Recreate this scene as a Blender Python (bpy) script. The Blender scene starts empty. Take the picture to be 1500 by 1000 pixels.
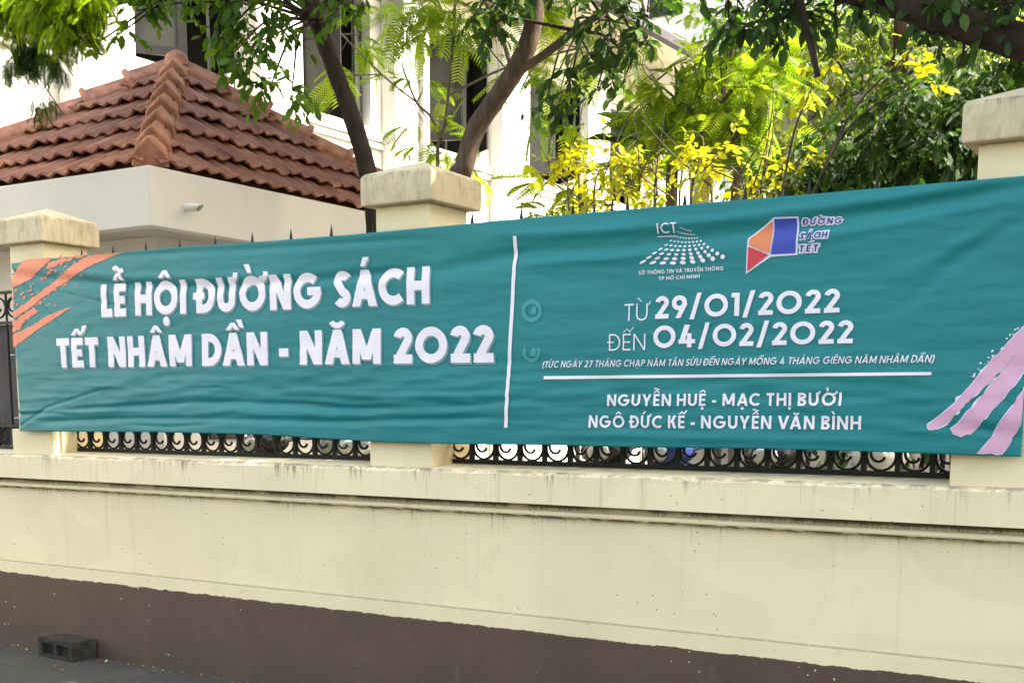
import bpy, bmesh, math, random
import numpy as np
from mathutils import Vector, Matrix, noise
SC = bpy.context.scene
COL = SC.collection
R = math.radians

# ------------------------------------------------------------------ camera
FPX, PPY, DIST, EYE = 1844.15, 884.76, 5.2012, 1.55
YAW, PIT, ROL = -0.5662, -0.1521, 0.0046
cy, sy = math.cos(YAW), math.sin(YAW)
_r, _f, _u = Vector((cy, -sy, 0)), Vector((sy, cy, 0)), Vector((0, 0, 1))
FW = _f * math.cos(PIT) + _u * math.sin(PIT)
_u2 = _u * math.cos(PIT) - _f * math.sin(PIT)
RT = _r * math.cos(ROL) + _u2 * math.sin(ROL)
UP = _u2 * math.cos(ROL) - _r * math.sin(ROL)
EYEP = Vector((0, -DIST, EYE))
cam = bpy.data.cameras.new('camera')
cam.sensor_width = 36.0
cam.lens = FPX / 1500 * 36
cam.shift_y = (PPY - 500) / 1500
cam.clip_end = 2000
camo = bpy.data.objects.new('camera', cam)
COL.objects.link(camo)
camo.matrix_world = Matrix(((RT.x, UP.x, -FW.x, EYEP.x), (RT.y, UP.y, -FW.y, EYEP.y), (RT.z, UP.z, -FW.z, EYEP.z), (0, 0, 0, 1)))
SC.camera = camo

# ------------------------------------------------------------------ light
SUND = Vector((0.58, 0.30, 0.76)).normalized()
w = bpy.data.worlds.new('World')
SC.world = w
w.use_nodes = True
nt = w.node_tree
sky = nt.nodes.new('ShaderNodeTexSky')
sky.sky_type = 'NISHITA'
sky.sun_disc = False
sky.sun_elevation = math.asin(SUND.z)
sky.sun_rotation = math.atan2(SUND.x, SUND.y)
sky.air_density = 2.0
sky.dust_density = 7.0
sky.ozone_density = 0.0
bg = nt.nodes['Background']
bg.inputs[1].default_value = 0.15
nt.links.new(sky.outputs[0], bg.inputs[0])
sl = bpy.data.lights.new('sun', 'SUN')
sl.energy = 4.5
sl.angle = R(0.5)
sl.color = (1.0, 0.95, 0.87)
so = bpy.data.objects.new('sun', sl)
COL.objects.link(so)
so.location = (20, 5, 26)
so.rotation_euler = SUND.to_track_quat('Z', 'Y').to_euler()
SC.view_settings.view_transform = 'Standard'
SC.view_settings.look = 'None'
SC.view_settings.exposure = 2.24
SC.view_settings.gamma = 1
SC.cycles.max_bounces = 8
SC.cycles.transparent_max_bounces = 12


# ------------------------------------------------------------------ helpers
def ray(px, py):
    return FW + RT * ((px - 750) / FPX) - UP * ((py - PPY) / FPX)


def P(px, py, Y):
    """world point on the vertical plane y = Y"""
    d = ray(px, py)
    return EYEP + d * ((Y + DIST) / d.y)


def PX(px, py, X):
    d = ray(px, py)
    return EYEP + d * (X / d.x)


def sc_at(p):
    return FPX / ((p - EYEP).dot(FW))


def link(o, parent=None):
    COL.objects.link(o)
    if parent:
        o.parent = parent
    return o


def tag(o, label=None, cat=None, group=None, kind=None):
    if label: o['label'] = label
    if cat: o['category'] = cat
    if group: o['group'] = group
    if kind: o['kind'] = kind
    return o


def empty(name, loc, label=None, cat=None, group=None, rz=0):
    o = bpy.data.objects.new(name, None)
    o.empty_display_size = 0.1
    o.location = loc
    o.rotation_euler = (0, 0, rz)
    link(o)
    return tag(o, label, cat, group)


class MB:
    def __init__(s):
        s.v, s.f = [], []

    def add(s, vs, fs):
        b = len(s.v)
        s.v += [tuple(x) for x in vs]
        s.f += [tuple(i + b for i in q) for q in fs]
        return s

    def box(s, x0, x1, y0, y1, z0, z1, m=None):
        vs = [Vector(p) for p in ((x0, y0, z0), (x1, y0, z0), (x1, y1, z0), (x0, y1, z0), (x0, y0, z1), (x1, y0, z1), (x1, y1, z1), (x0, y1, z1))]
        if m: vs = [m @ p for p in vs]
        return s.add(vs, [(0, 3, 2, 1), (4, 5, 6, 7), (0, 1, 5, 4), (1, 2, 6, 5), (2, 3, 7, 6), (3, 0, 4, 7)])

    def tube(s, pts, rad, n=8, cap=True, sx=1.0):
        pts = [Vector(p) for p in pts]
        if not hasattr(rad, '__len__'): rad = [rad] * len(pts)
        vs, fs = [], []
        prev = None
        for i, p in enumerate(pts):
            t = (pts[min(i + 1, len(pts) - 1)] - pts[max(i - 1, 0)])
            if t.length < 1e-9: t = Vector((0, 0, 1))
            t.normalize()
            if prev is None:
                a = Vector((0, 0, 1)) if abs(t.z) < .9 else Vector((1, 0, 0))
                e1 = t.cross(a).normalized()
            else:
                e1 = (prev - t * prev.dot(t))
                e1 = e1.normalized() if e1.length > 1e-6 else t.orthogonal().normalized()
            prev = e1
            e2 = t.cross(e1)
            for k in range(n):
                an = 2 * math.pi * k / n
                vs.append(p + (e1 * math.cos(an) * sx + e2 * math.sin(an)) * rad[i])
        for i in range(len(pts) - 1):
            for k in range(n):
                k2 = (k + 1) % n
                fs.append((i * n + k, i * n + k2, (i + 1) * n + k2, (i + 1) * n + k))
        if cap:
            fs.append(tuple(range(n - 1, -1, -1)))
            fs.append(tuple((len(pts) - 1) * n + k for k in range(n)))
        return s.add(vs, fs)

    def loft(s, rings, cap=True):
        n = len(rings[0])
        vs = [p for r in rings for p in r]
        fs = []
        for i in range(len(rings) - 1):
            for k in range(n):
                k2 = (k + 1) % n
                fs.append((i * n + k, i * n + k2, (i + 1) * n + k2, (i + 1) * n + k))
        if cap:
            fs.append(tuple(range(n - 1, -1, -1)))
            fs.append(tuple((len(rings) - 1) * n + k for k in range(n)))
        return s.add(vs, fs)

    def profile_x(s, prof, xs):
        """closed (y,z) profile swept along x"""
        return s.loft([[(x, y, z) for y, z in prof] for x in xs])

    def mesh(s, name):
        me = bpy.data.meshes.new(name)
        me.from_pydata(s.v, [], s.f)
        return me

    def build(s, name, mat, parent=None, smooth=False, bevel=0, seg=2, fix=True):
        me = s.mesh(name)
        if bevel or fix:
            bm = bmesh.new()
            bm.from_mesh(me)
            if fix: bmesh.ops.recalc_face_normals(bm, faces=bm.faces)
            if bevel:
                es = [e for e in bm.edges if len(e.link_faces) == 2 and e.calc_face_angle(0) > .5]
                bmesh.ops.bevel(bm, geom=es, offset=bevel, segments=seg, affect='EDGES', profile=.5, clamp_overlap=True)
            bm.to_mesh(me)
            bm.free()
        if smooth:
            me.polygons.foreach_set('use_smooth', [True] * len(me.polygons))
        if mat: me.materials.append(mat)
        o = bpy.data.objects.new(name, me)
        return link(o, parent)


def copy_tree(o, parent=None):
    c = o.copy()
    COL.objects.link(c)
    if parent: c.parent = parent
    for ch in list(o.children):
        copy_tree(ch, c)
    return c


# ------------------------------------------------------------------ materials
class NT:
    def __init__(s, name):
        s.m = bpy.data.materials.new(name)
        s.m.use_nodes = True
        s.t = s.m.node_tree
        s.b = s.t.nodes['Principled BSDF']
        s.out = s.t.nodes['Material Output']

    def n(s, typ, **kw):
        nd = s.t.nodes.new(typ)
        for k, v in kw.items():
            if k.startswith('i_'):
                key = k[2:]
                key = int(key) if key.isdigit() else key.replace('_', ' ')
                s.set(nd.inputs[key], v)
            else:
                setattr(nd, k, v)
        return nd

    def set(s, inp, v):
        if isinstance(v, bpy.types.NodeSocket):
            s.t.links.new(v, inp)
        else:
            if isinstance(v, (tuple, list)) and len(v) == 3 and inp.type == 'RGBA': v = (*v, 1)
            inp.default_value = v

    def coords(s, scale=(1, 1, 1), loc=(0, 0, 0), obj=True):
        tc = s.n('ShaderNodeTexCoord')
        mp = s.n('ShaderNodeMapping')
        mp.inputs['Scale'].default_value = scale
        mp.inputs['Location'].default_value = loc
        s.t.links.new(tc.outputs['Object'], mp.inputs[0])
        return mp.outputs[0]

    def noise(s, vec, scale=1, detail=4, rough=.55, dist=0):
        nd = s.n('ShaderNodeTexNoise')
        s.set(nd.inputs['Vector'], vec)
        nd.inputs['Scale'].default_value = scale
        nd.inputs['Detail'].default_value = detail
        nd.inputs['Roughness'].default_value = rough
        nd.inputs['Distortion'].default_value = dist
        return nd.outputs[0]

    def ramp(s, fac, stops, interp='LINEAR'):
        nd = s.n('ShaderNodeValToRGB')
        nd.color_ramp.interpolation = interp
        els = nd.color_ramp.elements
        while len(els) < len(stops): els.new(.5)
        for e, (p, c) in zip(els, stops):
            e.position = p
            e.color = (*c, 1) if hasattr(c, '__len__') else (c, c, c, 1)
        s.set(nd.inputs[0], fac)
        return nd.outputs[0]

    def math(s, op, a, b=0.0, clamp=False):
        nd = s.n('ShaderNodeMath', operation=op)
        nd.use_clamp = clamp
        s.set(nd.inputs[0], a)
        s.set(nd.inputs[1], b)
        return nd.outputs[0]

    def mix(s, fac, a, b, typ='MIX'):
        nd = s.n('ShaderNodeMix', data_type='RGBA', blend_type=typ)
        s.set(nd.inputs[0], fac)
        s.set(nd.inputs[6], a)
        s.set(nd.inputs[7], b)
        return nd.outputs[2]

    def sep(s, vec):
        nd = s.n('ShaderNodeSeparateXYZ')
        s.set(nd.inputs[0], vec)
        return nd.outputs

    def rng(s, v, a, b, c=0.0, d=1.0, smooth=True):
        nd = s.n('ShaderNodeMapRange')
        nd.interpolation_type = 'SMOOTHSTEP' if smooth else 'LINEAR'
        s.set(nd.inputs[0], v)
        for i, x in enumerate((a, b, c, d)): nd.inputs[i + 1].default_value = x
        return nd.outputs[0]

    def bump(s, h, strength=.3, dist=.01):
        nd = s.n('ShaderNodeBump')
        nd.inputs['Strength'].default_value = strength
        nd.inputs['Distance'].default_value = dist
        s.set(nd.inputs['Height'], h)
        s.t.links.new(nd.outputs[0], s.b.inputs['Normal'])

    def fin(s, col=None, rough=.8, spec=.3, metal=0):
        if col is not None: s.set(s.b.inputs['Base Color'], col)
        s.set(s.b.inputs['Roughness'], rough)
        s.b.inputs['Specular IOR Level'].default_value = spec
        s.b.inputs['Metallic'].default_value = metal
        return s.m


def plain(name, col, rough=.6, spec=.4, metal=0, var=.15, sc=6):
    t = NT(name)
    n = t.noise(t.coords(), sc, 5)
    lo = tuple(c * (1 - var) for c in col)
    hi = tuple(min(1, c * (1 + var)) for c in col)
    return t.fin(t.ramp(n, [(.3, lo), (.7, hi)]), rough, spec, metal)


CREAM = (.71, .61, .41)


def cream_mat(name, edges=(), base=CREAM, speck=True, dirt=.5, side_dirt=False, comb=None):
    """painted render: blotchy cream, dark drips that hang below the given heights, specks and chips"""
    t = NT(name)
    co = t.coords()
    z = t.sep(co)[2]
    n1 = t.noise(co, 1.6, 6, .6)
    n2 = t.noise(co, 14, 5, .6)
    c = t.ramp(n1, [(.3, tuple(x * .9 for x in base)), (.7, base)])
    c = t.mix(t.rng(n2, .55, .75), c, tuple(x * .93 for x in base))
    n8 = t.noise(t.coords((.9, .9, 1.6), (4, 2, 9)), 1, 2, .4, 1.2)
    c = t.mix(t.math('MULTIPLY', t.rng(n8, .56, .575), .35), c, tuple(min(1, x * 1.07) for x in base))
    n9 = t.noise(t.coords((1.1, 1.1, .9), (11, 5, 2)), 1, 7, .72)
    c = t.mix(t.math('MULTIPLY', t.rng(n9, .54, .68), .28), c, tuple(x * f for x, f in zip(base, (.78, .75, .68))))
    crk = t.math('ABSOLUTE', t.math('SUBTRACT', t.noise(t.coords((1.3, 1.3, .5), (2, 8, 1)), 1, 9, .62), .5))
    c = t.mix(t.math('MULTIPLY', t.math('MULTIPLY', t.rng(crk, .0032, .0012), t.rng(n1, .5, .62)), .16), c, (.2, .17, .1))
    # whole-height faint vertical runs
    v1 = t.noise(t.coords((16, 16, .35)), 1, 3, .6)
    c = t.mix(t.math('MULTIPLY', t.rng(v1, .58, .75), .16 * dirt * 2), c, (.25, .21, .12))
    vd = t.noise(t.coords((55, 55, 1.0)), 1, 4, .65)
    vw = t.noise(t.coords((4.5, 4.5, .5), (3, 1, 0)), 1, 2)
    vs = t.noise(t.coords((130, 130, 1.2), (7, 1, 0)), 1, 3, .7)
    for (ze, ln, amt) in edges:
        fall = t.rng(z, ze - ln, ze, 0, 1, False)
        above = t.math('LESS_THAN', z, ze + .003)
        k = t.math('MULTIPLY', t.rng(t.math('ADD', t.math('MULTIPLY', vd, .62), t.math('MULTIPLY', fall, .16)), .43, .55), above)
        k = t.math('MULTIPLY', k, t.rng(vw, .42, .66))
        k = t.math('MULTIPLY', k, t.math('POWER', fall, .6))
        c = t.mix(t.math('MULTIPLY', k, amt, True), c, (.06, .05, .035))
        # thin crisp dark run lines
        k2 = t.math('MULTIPLY', t.rng(vs, .66, .70), t.math('MULTIPLY', above, t.rng(z, ze - ln * 1.6, ze - ln * .2, 0, 1, False)))
        c = t.mix(t.math('MULTIPLY', k2, amt * .8), c, (.07, .06, .04))
        near = t.math('MULTIPLY', t.math('MULTIPLY', t.rng(z, ze - .02, ze, 0, 1), above), t.rng(n2, .38, .6))
        c = t.mix(t.math('MULTIPLY', near, amt * .75, True), c, (.09, .075, .05))
    if speck:
        vo = t.n('ShaderNodeTexVoronoi')
        t.set(vo.inputs['Vector'], co)
        vo.inputs['Scale'].default_value = 22
        pick = t.noise(co, 2.3, 3)
        sp = t.math('MULTIPLY', t.math('LESS_THAN', t.math('ADD', vo.outputs['Distance'], t.math('MULTIPLY', t.noise(co, 45, 3), .16)), .17), t.rng(pick, .53, .58))
        c = t.mix(t.math('MULTIPLY', sp, .75), c, (.10, .085, .06))
        n4 = t.noise(co, 38, 6, .75)
        sp2 = t.math('MULTIPLY', t.rng(n4, .66, .72), t.rng(pick, .5, .6))
        c = t.mix(t.math('MULTIPLY', sp2, .4), c, (.16, .14, .1))
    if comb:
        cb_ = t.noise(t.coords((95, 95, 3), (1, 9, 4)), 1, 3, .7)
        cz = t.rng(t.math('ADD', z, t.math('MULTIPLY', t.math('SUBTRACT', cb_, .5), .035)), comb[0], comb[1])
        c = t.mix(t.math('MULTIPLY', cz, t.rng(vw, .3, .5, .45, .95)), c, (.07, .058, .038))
    if side_dirt:
        n5 = t.noise(t.coords((22, 22, 5)), 1, 5, .7)
        n6 = t.noise(co, 4, 5, .7)
        c = t.mix(t.math('MULTIPLY', t.rng(n5, .45, .7), .5), c, (.2, .16, .09))
        c = t.mix(t.math('MULTIPLY', t.rng(n6, .5, .68), .45), c, (.3, .26, .17))
    h = t.math('ADD', t.math('MULTIPLY', n2, .6), t.math('MULTIPLY', t.noise(co, 60, 4, .7), .4))
    t.bump(h, .22, .006)
    return t.fin(c, .82, .25)


M = {}
M['panel'] = cream_mat('cream_panel', [(1.05, .08, .8), (1.05, .4, .2)], dirt=.5)
M['ledge'] = cream_mat('cream_ledge', [(1.262, .13, .8)], base=(.70, .605, .42), dirt=.9)
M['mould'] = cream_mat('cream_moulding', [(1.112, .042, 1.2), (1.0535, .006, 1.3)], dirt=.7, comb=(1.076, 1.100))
M['shaft'] = cream_mat('cream_shaft', [(2.569, .03, .5)], speck=False, dirt=.3)
M['cap'] = cream_mat('weathered_cap', [(2.715, .10, .55)], base=(.54, .46, .31), side_dirt=True, dirt=.8)

# lower lip: cream above, ragged edge where the brown dado paint starts
BROWN = (.082, .051, .038)


def brown_nodes(t, co, z):
    n = t.noise(co, 2.2, 6, .65)
    c = t.ramp(n, [(.3, tuple(x * .82 for x in BROWN)), (.7, tuple(x * 1.12 for x in BROWN))])
    vo = t.n('ShaderNodeTexVoronoi')
    t.set(vo.inputs['Vector'], co)
    vo.inputs['Scale'].default_value = 17
    pick = t.noise(co, 3.1, 3)
    sp = t.math('MULTIPLY', t.math('LESS_THAN', t.math('ADD', vo.outputs['Distance'], t.math('MULTIPLY', t.noise(co, 45, 3), .2)), .18), t.rng(pick, .54, .6))
    c = t.mix(t.math('MULTIPLY', sp, .9), c, (.6, .56, .47))
    scf = t.noise(t.coords((6, 6, 2.5), (3, 3, 3)), 1, 7, .75)
    c = t.mix(t.math('MULTIPLY', t.rng(scf, .56, .7), .35), c, (.15, .115, .095))
    d = t.math('MULTIPLY', t.rng(z, .26, 0.0, 0, 1), t.rng(t.noise(co, 9, 6, .75), .36, .6))
    c = t.mix(t.math('MULTIPLY', d, .75), c, (.055, .045, .032))
    v1 = t.noise(t.coords((20, 20, .6)), 1, 3, .6)
    c = t.mix(t.math('MULTIPLY', t.rng(v1, .55, .72), .25), c, (.07, .05, .045))
    return c


t = NT('brown_plinth_paint')
co = t.coords()
z = t.sep(co)[2]
c = brown_nodes(t, co, z)
t.bump(t.noise(co, 40, 5, .7), .25, .006)
M['plinth'] = t.fin(c, .62, .35)

t = NT('cream_lip_chipped')
co = t.coords()
z = t.sep(co)[2]
n1 = t.noise(co, 1.6, 6)
c = t.ramp(n1, [(.3, tuple(x * .88 for x in CREAM)), (.7, CREAM)])
n2 = t.noise(co, 18, 6, .7)
c = t.mix(t.math('MULTIPLY', t.rng(n2, .58, .7), .45), c, (.4, .33, .2))
zz = t.math('ADD', z, t.math('MULTIPLY', t.math('SUBTRACT', t.noise(co, 8, 7, .8), .5), .042))
c = t.mix(t.math('LESS_THAN', zz, .483), c, BROWN)
ln = t.math('MULTIPLY', t.rng(z, .5545, .5575), t.rng(n2, .25, .5))
c = t.mix(t.math('MULTIPLY', ln, .5), c, (.12, .1, .07))
t.bump(t.math('ADD', n2, t.noise(co, 60, 4)), .3, .006)
M['lip'] = t.fin(c, .82, .25)

t = NT('grey_stone_paving')
co = t.coords()
br = t.n('ShaderNodeTexBrick')
t.set(br.inputs['Vector'], t.coords((1, 1, 1)))
br.inputs['Scale'].default_value = 1
br.inputs['Brick Width'].default_value = .4
br.inputs['Row Height'].default_value = .4
br.inputs['Mortar Size'].default_value = .006
br.inputs['Color1'].default_value = (.044, .042, .039, 1)
br.inputs['Color2'].default_value = (.052, .05, .046, 1)
br.inputs['Mortar'].default_value = (.04, .037, .033, 1)
n1 = t.noise(co, 42, 7, .85)
n2 = t.noise(co, 3, 5, .6)
c = t.mix(.55, br.outputs['Color'], t.ramp(n1, [(.34, (.014, .0135, .012)), (.68, (.095, .092, .085))]))
c = t.mix(t.math('MULTIPLY', t.rng(n2, .5, .75), .5), c, (.09, .085, .075))
t.bump(t.math('ADD', n1, br.outputs['Fac']), .9, .012)
M['pave'] = t.fin(c, .85, .3)

M['asphalt'] = plain('asphalt', (.05, .05, .052), .9, .2, 0, .3, 20)
M['yard'] = plain('concrete_yard', (.17, .165, .155), .9, .2, 0, .15, 2)
M['soil'] = plain('grass_soil', (.09, .1, .045), .95, .1, 0, .4, 1)
M['iron'] = plain('black_painted_iron', (.010, .010, .011), .6, .3, 0, .4, 30)
M['white'] = plain('white_wall_paint', (.64, .62, .57), .8, .25, 0, .05, 1.5)
M['pwhite'] = plain('pale_grey_render', (.50, .48, .455), .8, .25, 0, .05, 1.2)
M['soffit'] = plain('soffit_paint', (.36, .34, .31), .85, .2, 0, .06, 2)
M['frieze'] = plain('cream_frieze', (.62, .58, .42), .85, .2, 0, .08, 2)
M['dark'] = plain('dark_brown_frame', (.007, .006, .006), .5, .4, 0, .3, 12)
M['black'] = plain('black_plastic', (.014, .014, .015), .4, .5, 0, .3, 12)
M['gutter'] = plain('dark_gutter', (.035, .032, .04), .6, .4, 0, .3, 5)
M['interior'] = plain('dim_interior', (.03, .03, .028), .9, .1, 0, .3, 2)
M['grey'] = plain('grey_concrete', (.32, .31, .29), .9, .2, 0, .2, 6)
M['block'] = plain('dark_cement_block', (.034, .032, .028), .95, .15, 0, .45, 30)
M['chrome'] = plain('brushed_metal', (.55, .55, .56), .25, .5, 1, .1, 20)
M['rubber'] = plain('tyre_rubber', (.02, .02, .02), .85, .2, 0, .3, 20)
M['seat'] = plain('black_seat_vinyl', (.02, .02, .021), .5, .4, 0, .2, 30)
M['lamp'] = plain('clear_lamp_lens', (.6, .6, .58), .12, .6, 0, .08, 10)
M['litter'] = plain('dry_leaf_litter', (.22, .17, .08), .9, .1, 0, .6, 40)

t = NT('window_glass_greenish')
co = t.coords()
M['glass'] = t.fin(t.ramp(t.noise(co, 1.2, 3), [(.35, (.016, .018, .014)), (.65, (.034, .036, .029))]), .3, .3)

t = NT('terracotta_tile')
co = t.coords()
n1 = t.noise(co, 3.2, 5, .65)
n2 = t.noise(co, 17, 6, .7)
vo = t.n('ShaderNodeTexVoronoi')
t.set(vo.inputs['Vector'], t.coords((4.7, 4.7, 3.5)))
vo.inputs['Scale'].default_value = 1
vcol = t.sep(vo.outputs['Color'])[0]
c = t.ramp(n1, [(.28, (.13, .048, .029)), (.5, (.275, .112, .066)), (.72, (.41, .205, .13))])
c = t.mix(t.math('MULTIPLY', vcol, .6), c, (.16, .07, .055))
c = t.mix(t.math('MULTIPLY', t.rng(n2, .5, .72), .6), c, (.09, .055, .045))
c = t.mix(t.math('MULTIPLY', t.rng(t.noise(co, 9, 5, .7), .6, .72), .4), c, (.34, .27, .17))
t.bump(n2, .3, .01)
M['tile'] = t.fin(c, .72, .3)
M['ridge'] = plain('ridge_tile_clay', (.33, .15, .095), .75, .3, 0, .38, 9)
M['mortar'] = plain('dark_ridge_mortar', (.05, .04, .035), .9, .2, 0, .3, 12)


def bark(name, col):
    t = NT(name)
    co = t.coords((9, 9, 2.2))
    n = t.noise(co, 2.2, 6, .7, .4)
    n2 = t.noise(t.coords(), 3, 4)
    c = t.ramp(n, [(.3, tuple(x * .45 for x in col)), (.55, col), (.8, tuple(x * 1.5 for x in col))])
    c = t.mix(t.rng(n2, .5, .7), c, tuple(x * .75 for x in col))
    t.bump(n, .6, .02)
    return t.fin(c, .9, .15)


M['bark_dark'] = bark('dark_bark', (.038, .027, .022))
M['bark_brown'] = bark('brown_bark', (.115, .08, .06))
M['bark_grey'] = bark('grey_twig_bark', (.13, .105, .08))


def leafmat(name, lo, mid, hi, trans=.4, tcol=None, rough=.6):
    t = NT(name)
    at = t.n('ShaderNodeAttribute', attribute_name='tint')
    c = t.ramp(at.outputs['Fac'], [(.0, lo), (.5, mid), (1., hi)])
    t.fin(c, rough, .2)
    tr = t.n('ShaderNodeBsdfTranslucent')
    k = tcol or (2.0, 2.0, .9)
    tc = t.mix(1.0, c, tuple(min(x, 4) for x in k), 'MULTIPLY')
    t.set(tr.inputs['Color'], tc)
    mx = t.n('ShaderNodeMixShader')
    mx.inputs[0].default_value = trans
    t.t.links.new(t.b.outputs[0], mx.inputs[1])
    t.t.links.new(tr.outputs[0], mx.inputs[2])
    t.t.links.new(mx.outputs[0], t.out.inputs[0])
    return t.m


M['lf_broad'] = leafmat('broad_leaf', (.022, .055, .008), (.05, .11, .014), (.11, .18, .022), .42, (1.8, 1.9, .6))
M['lf_dark'] = leafmat('dark_leaf', (.012, .032, .008), (.028, .066, .014), (.06, .11, .02), .3, (1.6, 1.7, .6))
M['lf_feather'] = leafmat('feathery_leaf', (.09, .15, .012), (.17, .25, .018), (.30, .36, .035), .6, (1.5, 1.6, .5))
M['lf_tassel'] = leafmat('tassel_leaf', (.07, .12, .010), (.15, .22, .012), (.26, .34, .02), .6, (1.6, 1.7, .4))
M['lf_yellow'] = leafmat('yellow_leaf', (.16, .24, .02), (.46, .44, .02), (.62, .55, .03), .45, (1.25, 1.25, .4))
M['lf_grey'] = leafmat('greyish_leaf', (.06, .105, .022), (.13, .18, .04), (.26, .29, .075), .55, (1.5, 1.6, .6))
M['lf_palm'] = leafmat('palm_leaf', (.03, .075, .02), (.06, .14, .03), (.16, .26, .03), .3, (1.5, 1.7, .6))
M['lf_fallen'] = leafmat('fallen_leaf', (.3, .22, .05), (.45, .33, .06), (.5, .42, .2), .2, (1, 1, 1))

# ------------------------------------------------------------------ ground
mb = MB().add([(-400, -400, -.16), (400, -400, -.16), (400, 400, -.16), (-400, 400, -.16)], [(0, 1, 2, 3)])
tag(mb.build('ground', M['soil'], fix=False), kind='structure')
mb = MB().add([(-60, -30, -.13), (60, -30, -.13), (60, -4.2, -.13), (-60, -4.2, -.13)], [(0, 1, 2, 3)])
tag(mb.build('road', M['asphalt'], fix=False), kind='structure')
mb = MB().box(-60, 60, -4.2, .2, -.155, 0)
tag(mb.build('pavement', M['pave'], bevel=.012), kind='structure')
mb = MB().box(-60, 60, .44, 70, -.155, .35)
tag(mb.build('yard', M['yard']), kind='structure')

# ------------------------------------------------------------------ boundary wall
WL, WR = -14.0, 6.0
xs = np.linspace(WL, WR, 81)
wall = empty('boundary_wall', (-3, .2, 0), 'long low street wall with cream panel above a brown painted base', 'wall')


def wpart(name, mat, prof, **k):
    o = MB().profile_x(prof, xs).build(name, mat, None, **k)
    o.parent = wall
    o.matrix_parent_inverse = Matrix.Translation((3, -.2, 0))
    return o


# parts are modelled in world coordinates, so keep object coordinates = world ones
wpart('base', M['plinth'], [(-.012, -.05), (-.012, .478), (.3, .478), (.3, -.05)])
wpart('lower_band', M['lip'], [(-.009, .478), (-.009, .5595), (-.003, .5600), (.004, .5635), (.3, .5635), (.3, .478)])
wpart('panel', M['panel'], [(.0, .5635), (.0, 1.05), (.3, 1.05), (.3, .5635)])
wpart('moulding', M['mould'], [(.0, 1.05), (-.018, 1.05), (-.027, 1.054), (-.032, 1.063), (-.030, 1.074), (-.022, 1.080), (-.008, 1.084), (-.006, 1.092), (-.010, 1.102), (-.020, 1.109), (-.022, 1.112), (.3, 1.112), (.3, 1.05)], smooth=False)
rngw = random.Random(5)
lb = MB()
nz = lambda x, s: noise.noise(Vector((x * s, 3.1, .7)))
rings = []
for x in np.arange(WL, WR, .06):
    a, b = nz(x, 4) * .006 + nz(x, 13) * .003, nz(x + 40, 5) * .004
    prof = [(-.064, 1.113), (-.064, 1.248 + a), (-.056, 1.2585 + a), (-.035, 1.264 + b), (.05, 1.276 + b), (.18, 1.285), (.33, 1.285), (.42, 1.25), (.42, 1.113)]
    rings.append([(x, y, z) for y, z in prof])
lb.loft(rings)
o = lb.build('ledge', M['ledge'], None)
o.parent = wall
o.matrix_parent_inverse = Matrix.Translation((3, -.2, 0))

# ------------------------------------------------------------------ pillars
PXL, PS, PW = -7.0733, 2.9377, .3323


def pillar(i, label):
    x0 = PXL + i * PS
    cx, cyy = x0 + PW / 2, PW / 2
    e = empty('wall_pillar', (cx, cyy, 1.27), label, 'pillar', 'cream pillars standing on the street wall')

    def fin(mbx, nm, mat, **k):
        o = mbx.build(nm, mat, e, **k)
        o.matrix_parent_inverse = Matrix.Translation((-cx, -cyy, -1.27))
        return o
    h = PW / 2
    fin(MB().box(cx - h, cx + h, cyy - h, cyy + h, 1.425, 2.566), 'shaft', M['shaft'], bevel=.006)
    b = h + .0315
    fin(MB().box(cx - b, cx + b, cyy - b, cyy + b, 1.262, 1.424), 'base', M['shaft'], bevel=.006)
    c = h + .0534
    q = MB()
    rg = []
    rr = random.Random(i)
    for (d, zz) in ((-.004, 2.5665), (0, 2.572), (.001, 2.64), (0, 2.706), (-.014, 2.722)):
        rg.append([(cx + (c + d) * sx, cyy + (c + d) * sy_, zz) for sx, sy_ in ((-1, -1), (1, -1), (1, 1), (-1, 1))])
    q.loft(rg, cap=False)
    q.f.append((3, 2, 1, 0))
    n = len(q.v)
    q.v.append((cx, cyy, 2.80))
    for k in range(4): q.f.append((16 + k, 16 + (k + 1) % 4, n))
    fin(q, 'cap', M['cap'], bevel=.004)
    return e


pillar(0, 'cream capped pillar at the left end of the banner, in front of the guardhouse')
pillar(1, 'cream capped pillar in the middle, below the two leaning tree trunks')
pillar(2, 'cream capped pillar at the right end of the banner, in front of the dark shrubs')
pillar(3, 'cream capped pillar farthest right, one bay beyond the end of the banner')

# ------------------------------------------------------------------ iron fence
FY = PW / 2


def ring_pts(r, a0, a1, n, cx=0, cz=0):
    return [(cx + r * math.cos(a0 + (a1 - a0) * k / n), 0, cz + r * math.sin(a0 + (a1 - a0) * k / n)) for k in range(n + 1)]


def scroll_mesh():
    m = MB()
    pts = []
    n = 44
    for k in range(n + 1):
        u = k / n
        a = R(100) + u * R(585)
        r = .0625 if u < .58 else .0625 - (u - .58) / .42 * .046
        pts.append((r * math.cos(a), 0, r * math.sin(a) + (0 if u < .58 else (u - .58) * .012)))
    m.tube(pts, .0065, 6, sx=1.3)
    return m


PROTO = {}


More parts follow.
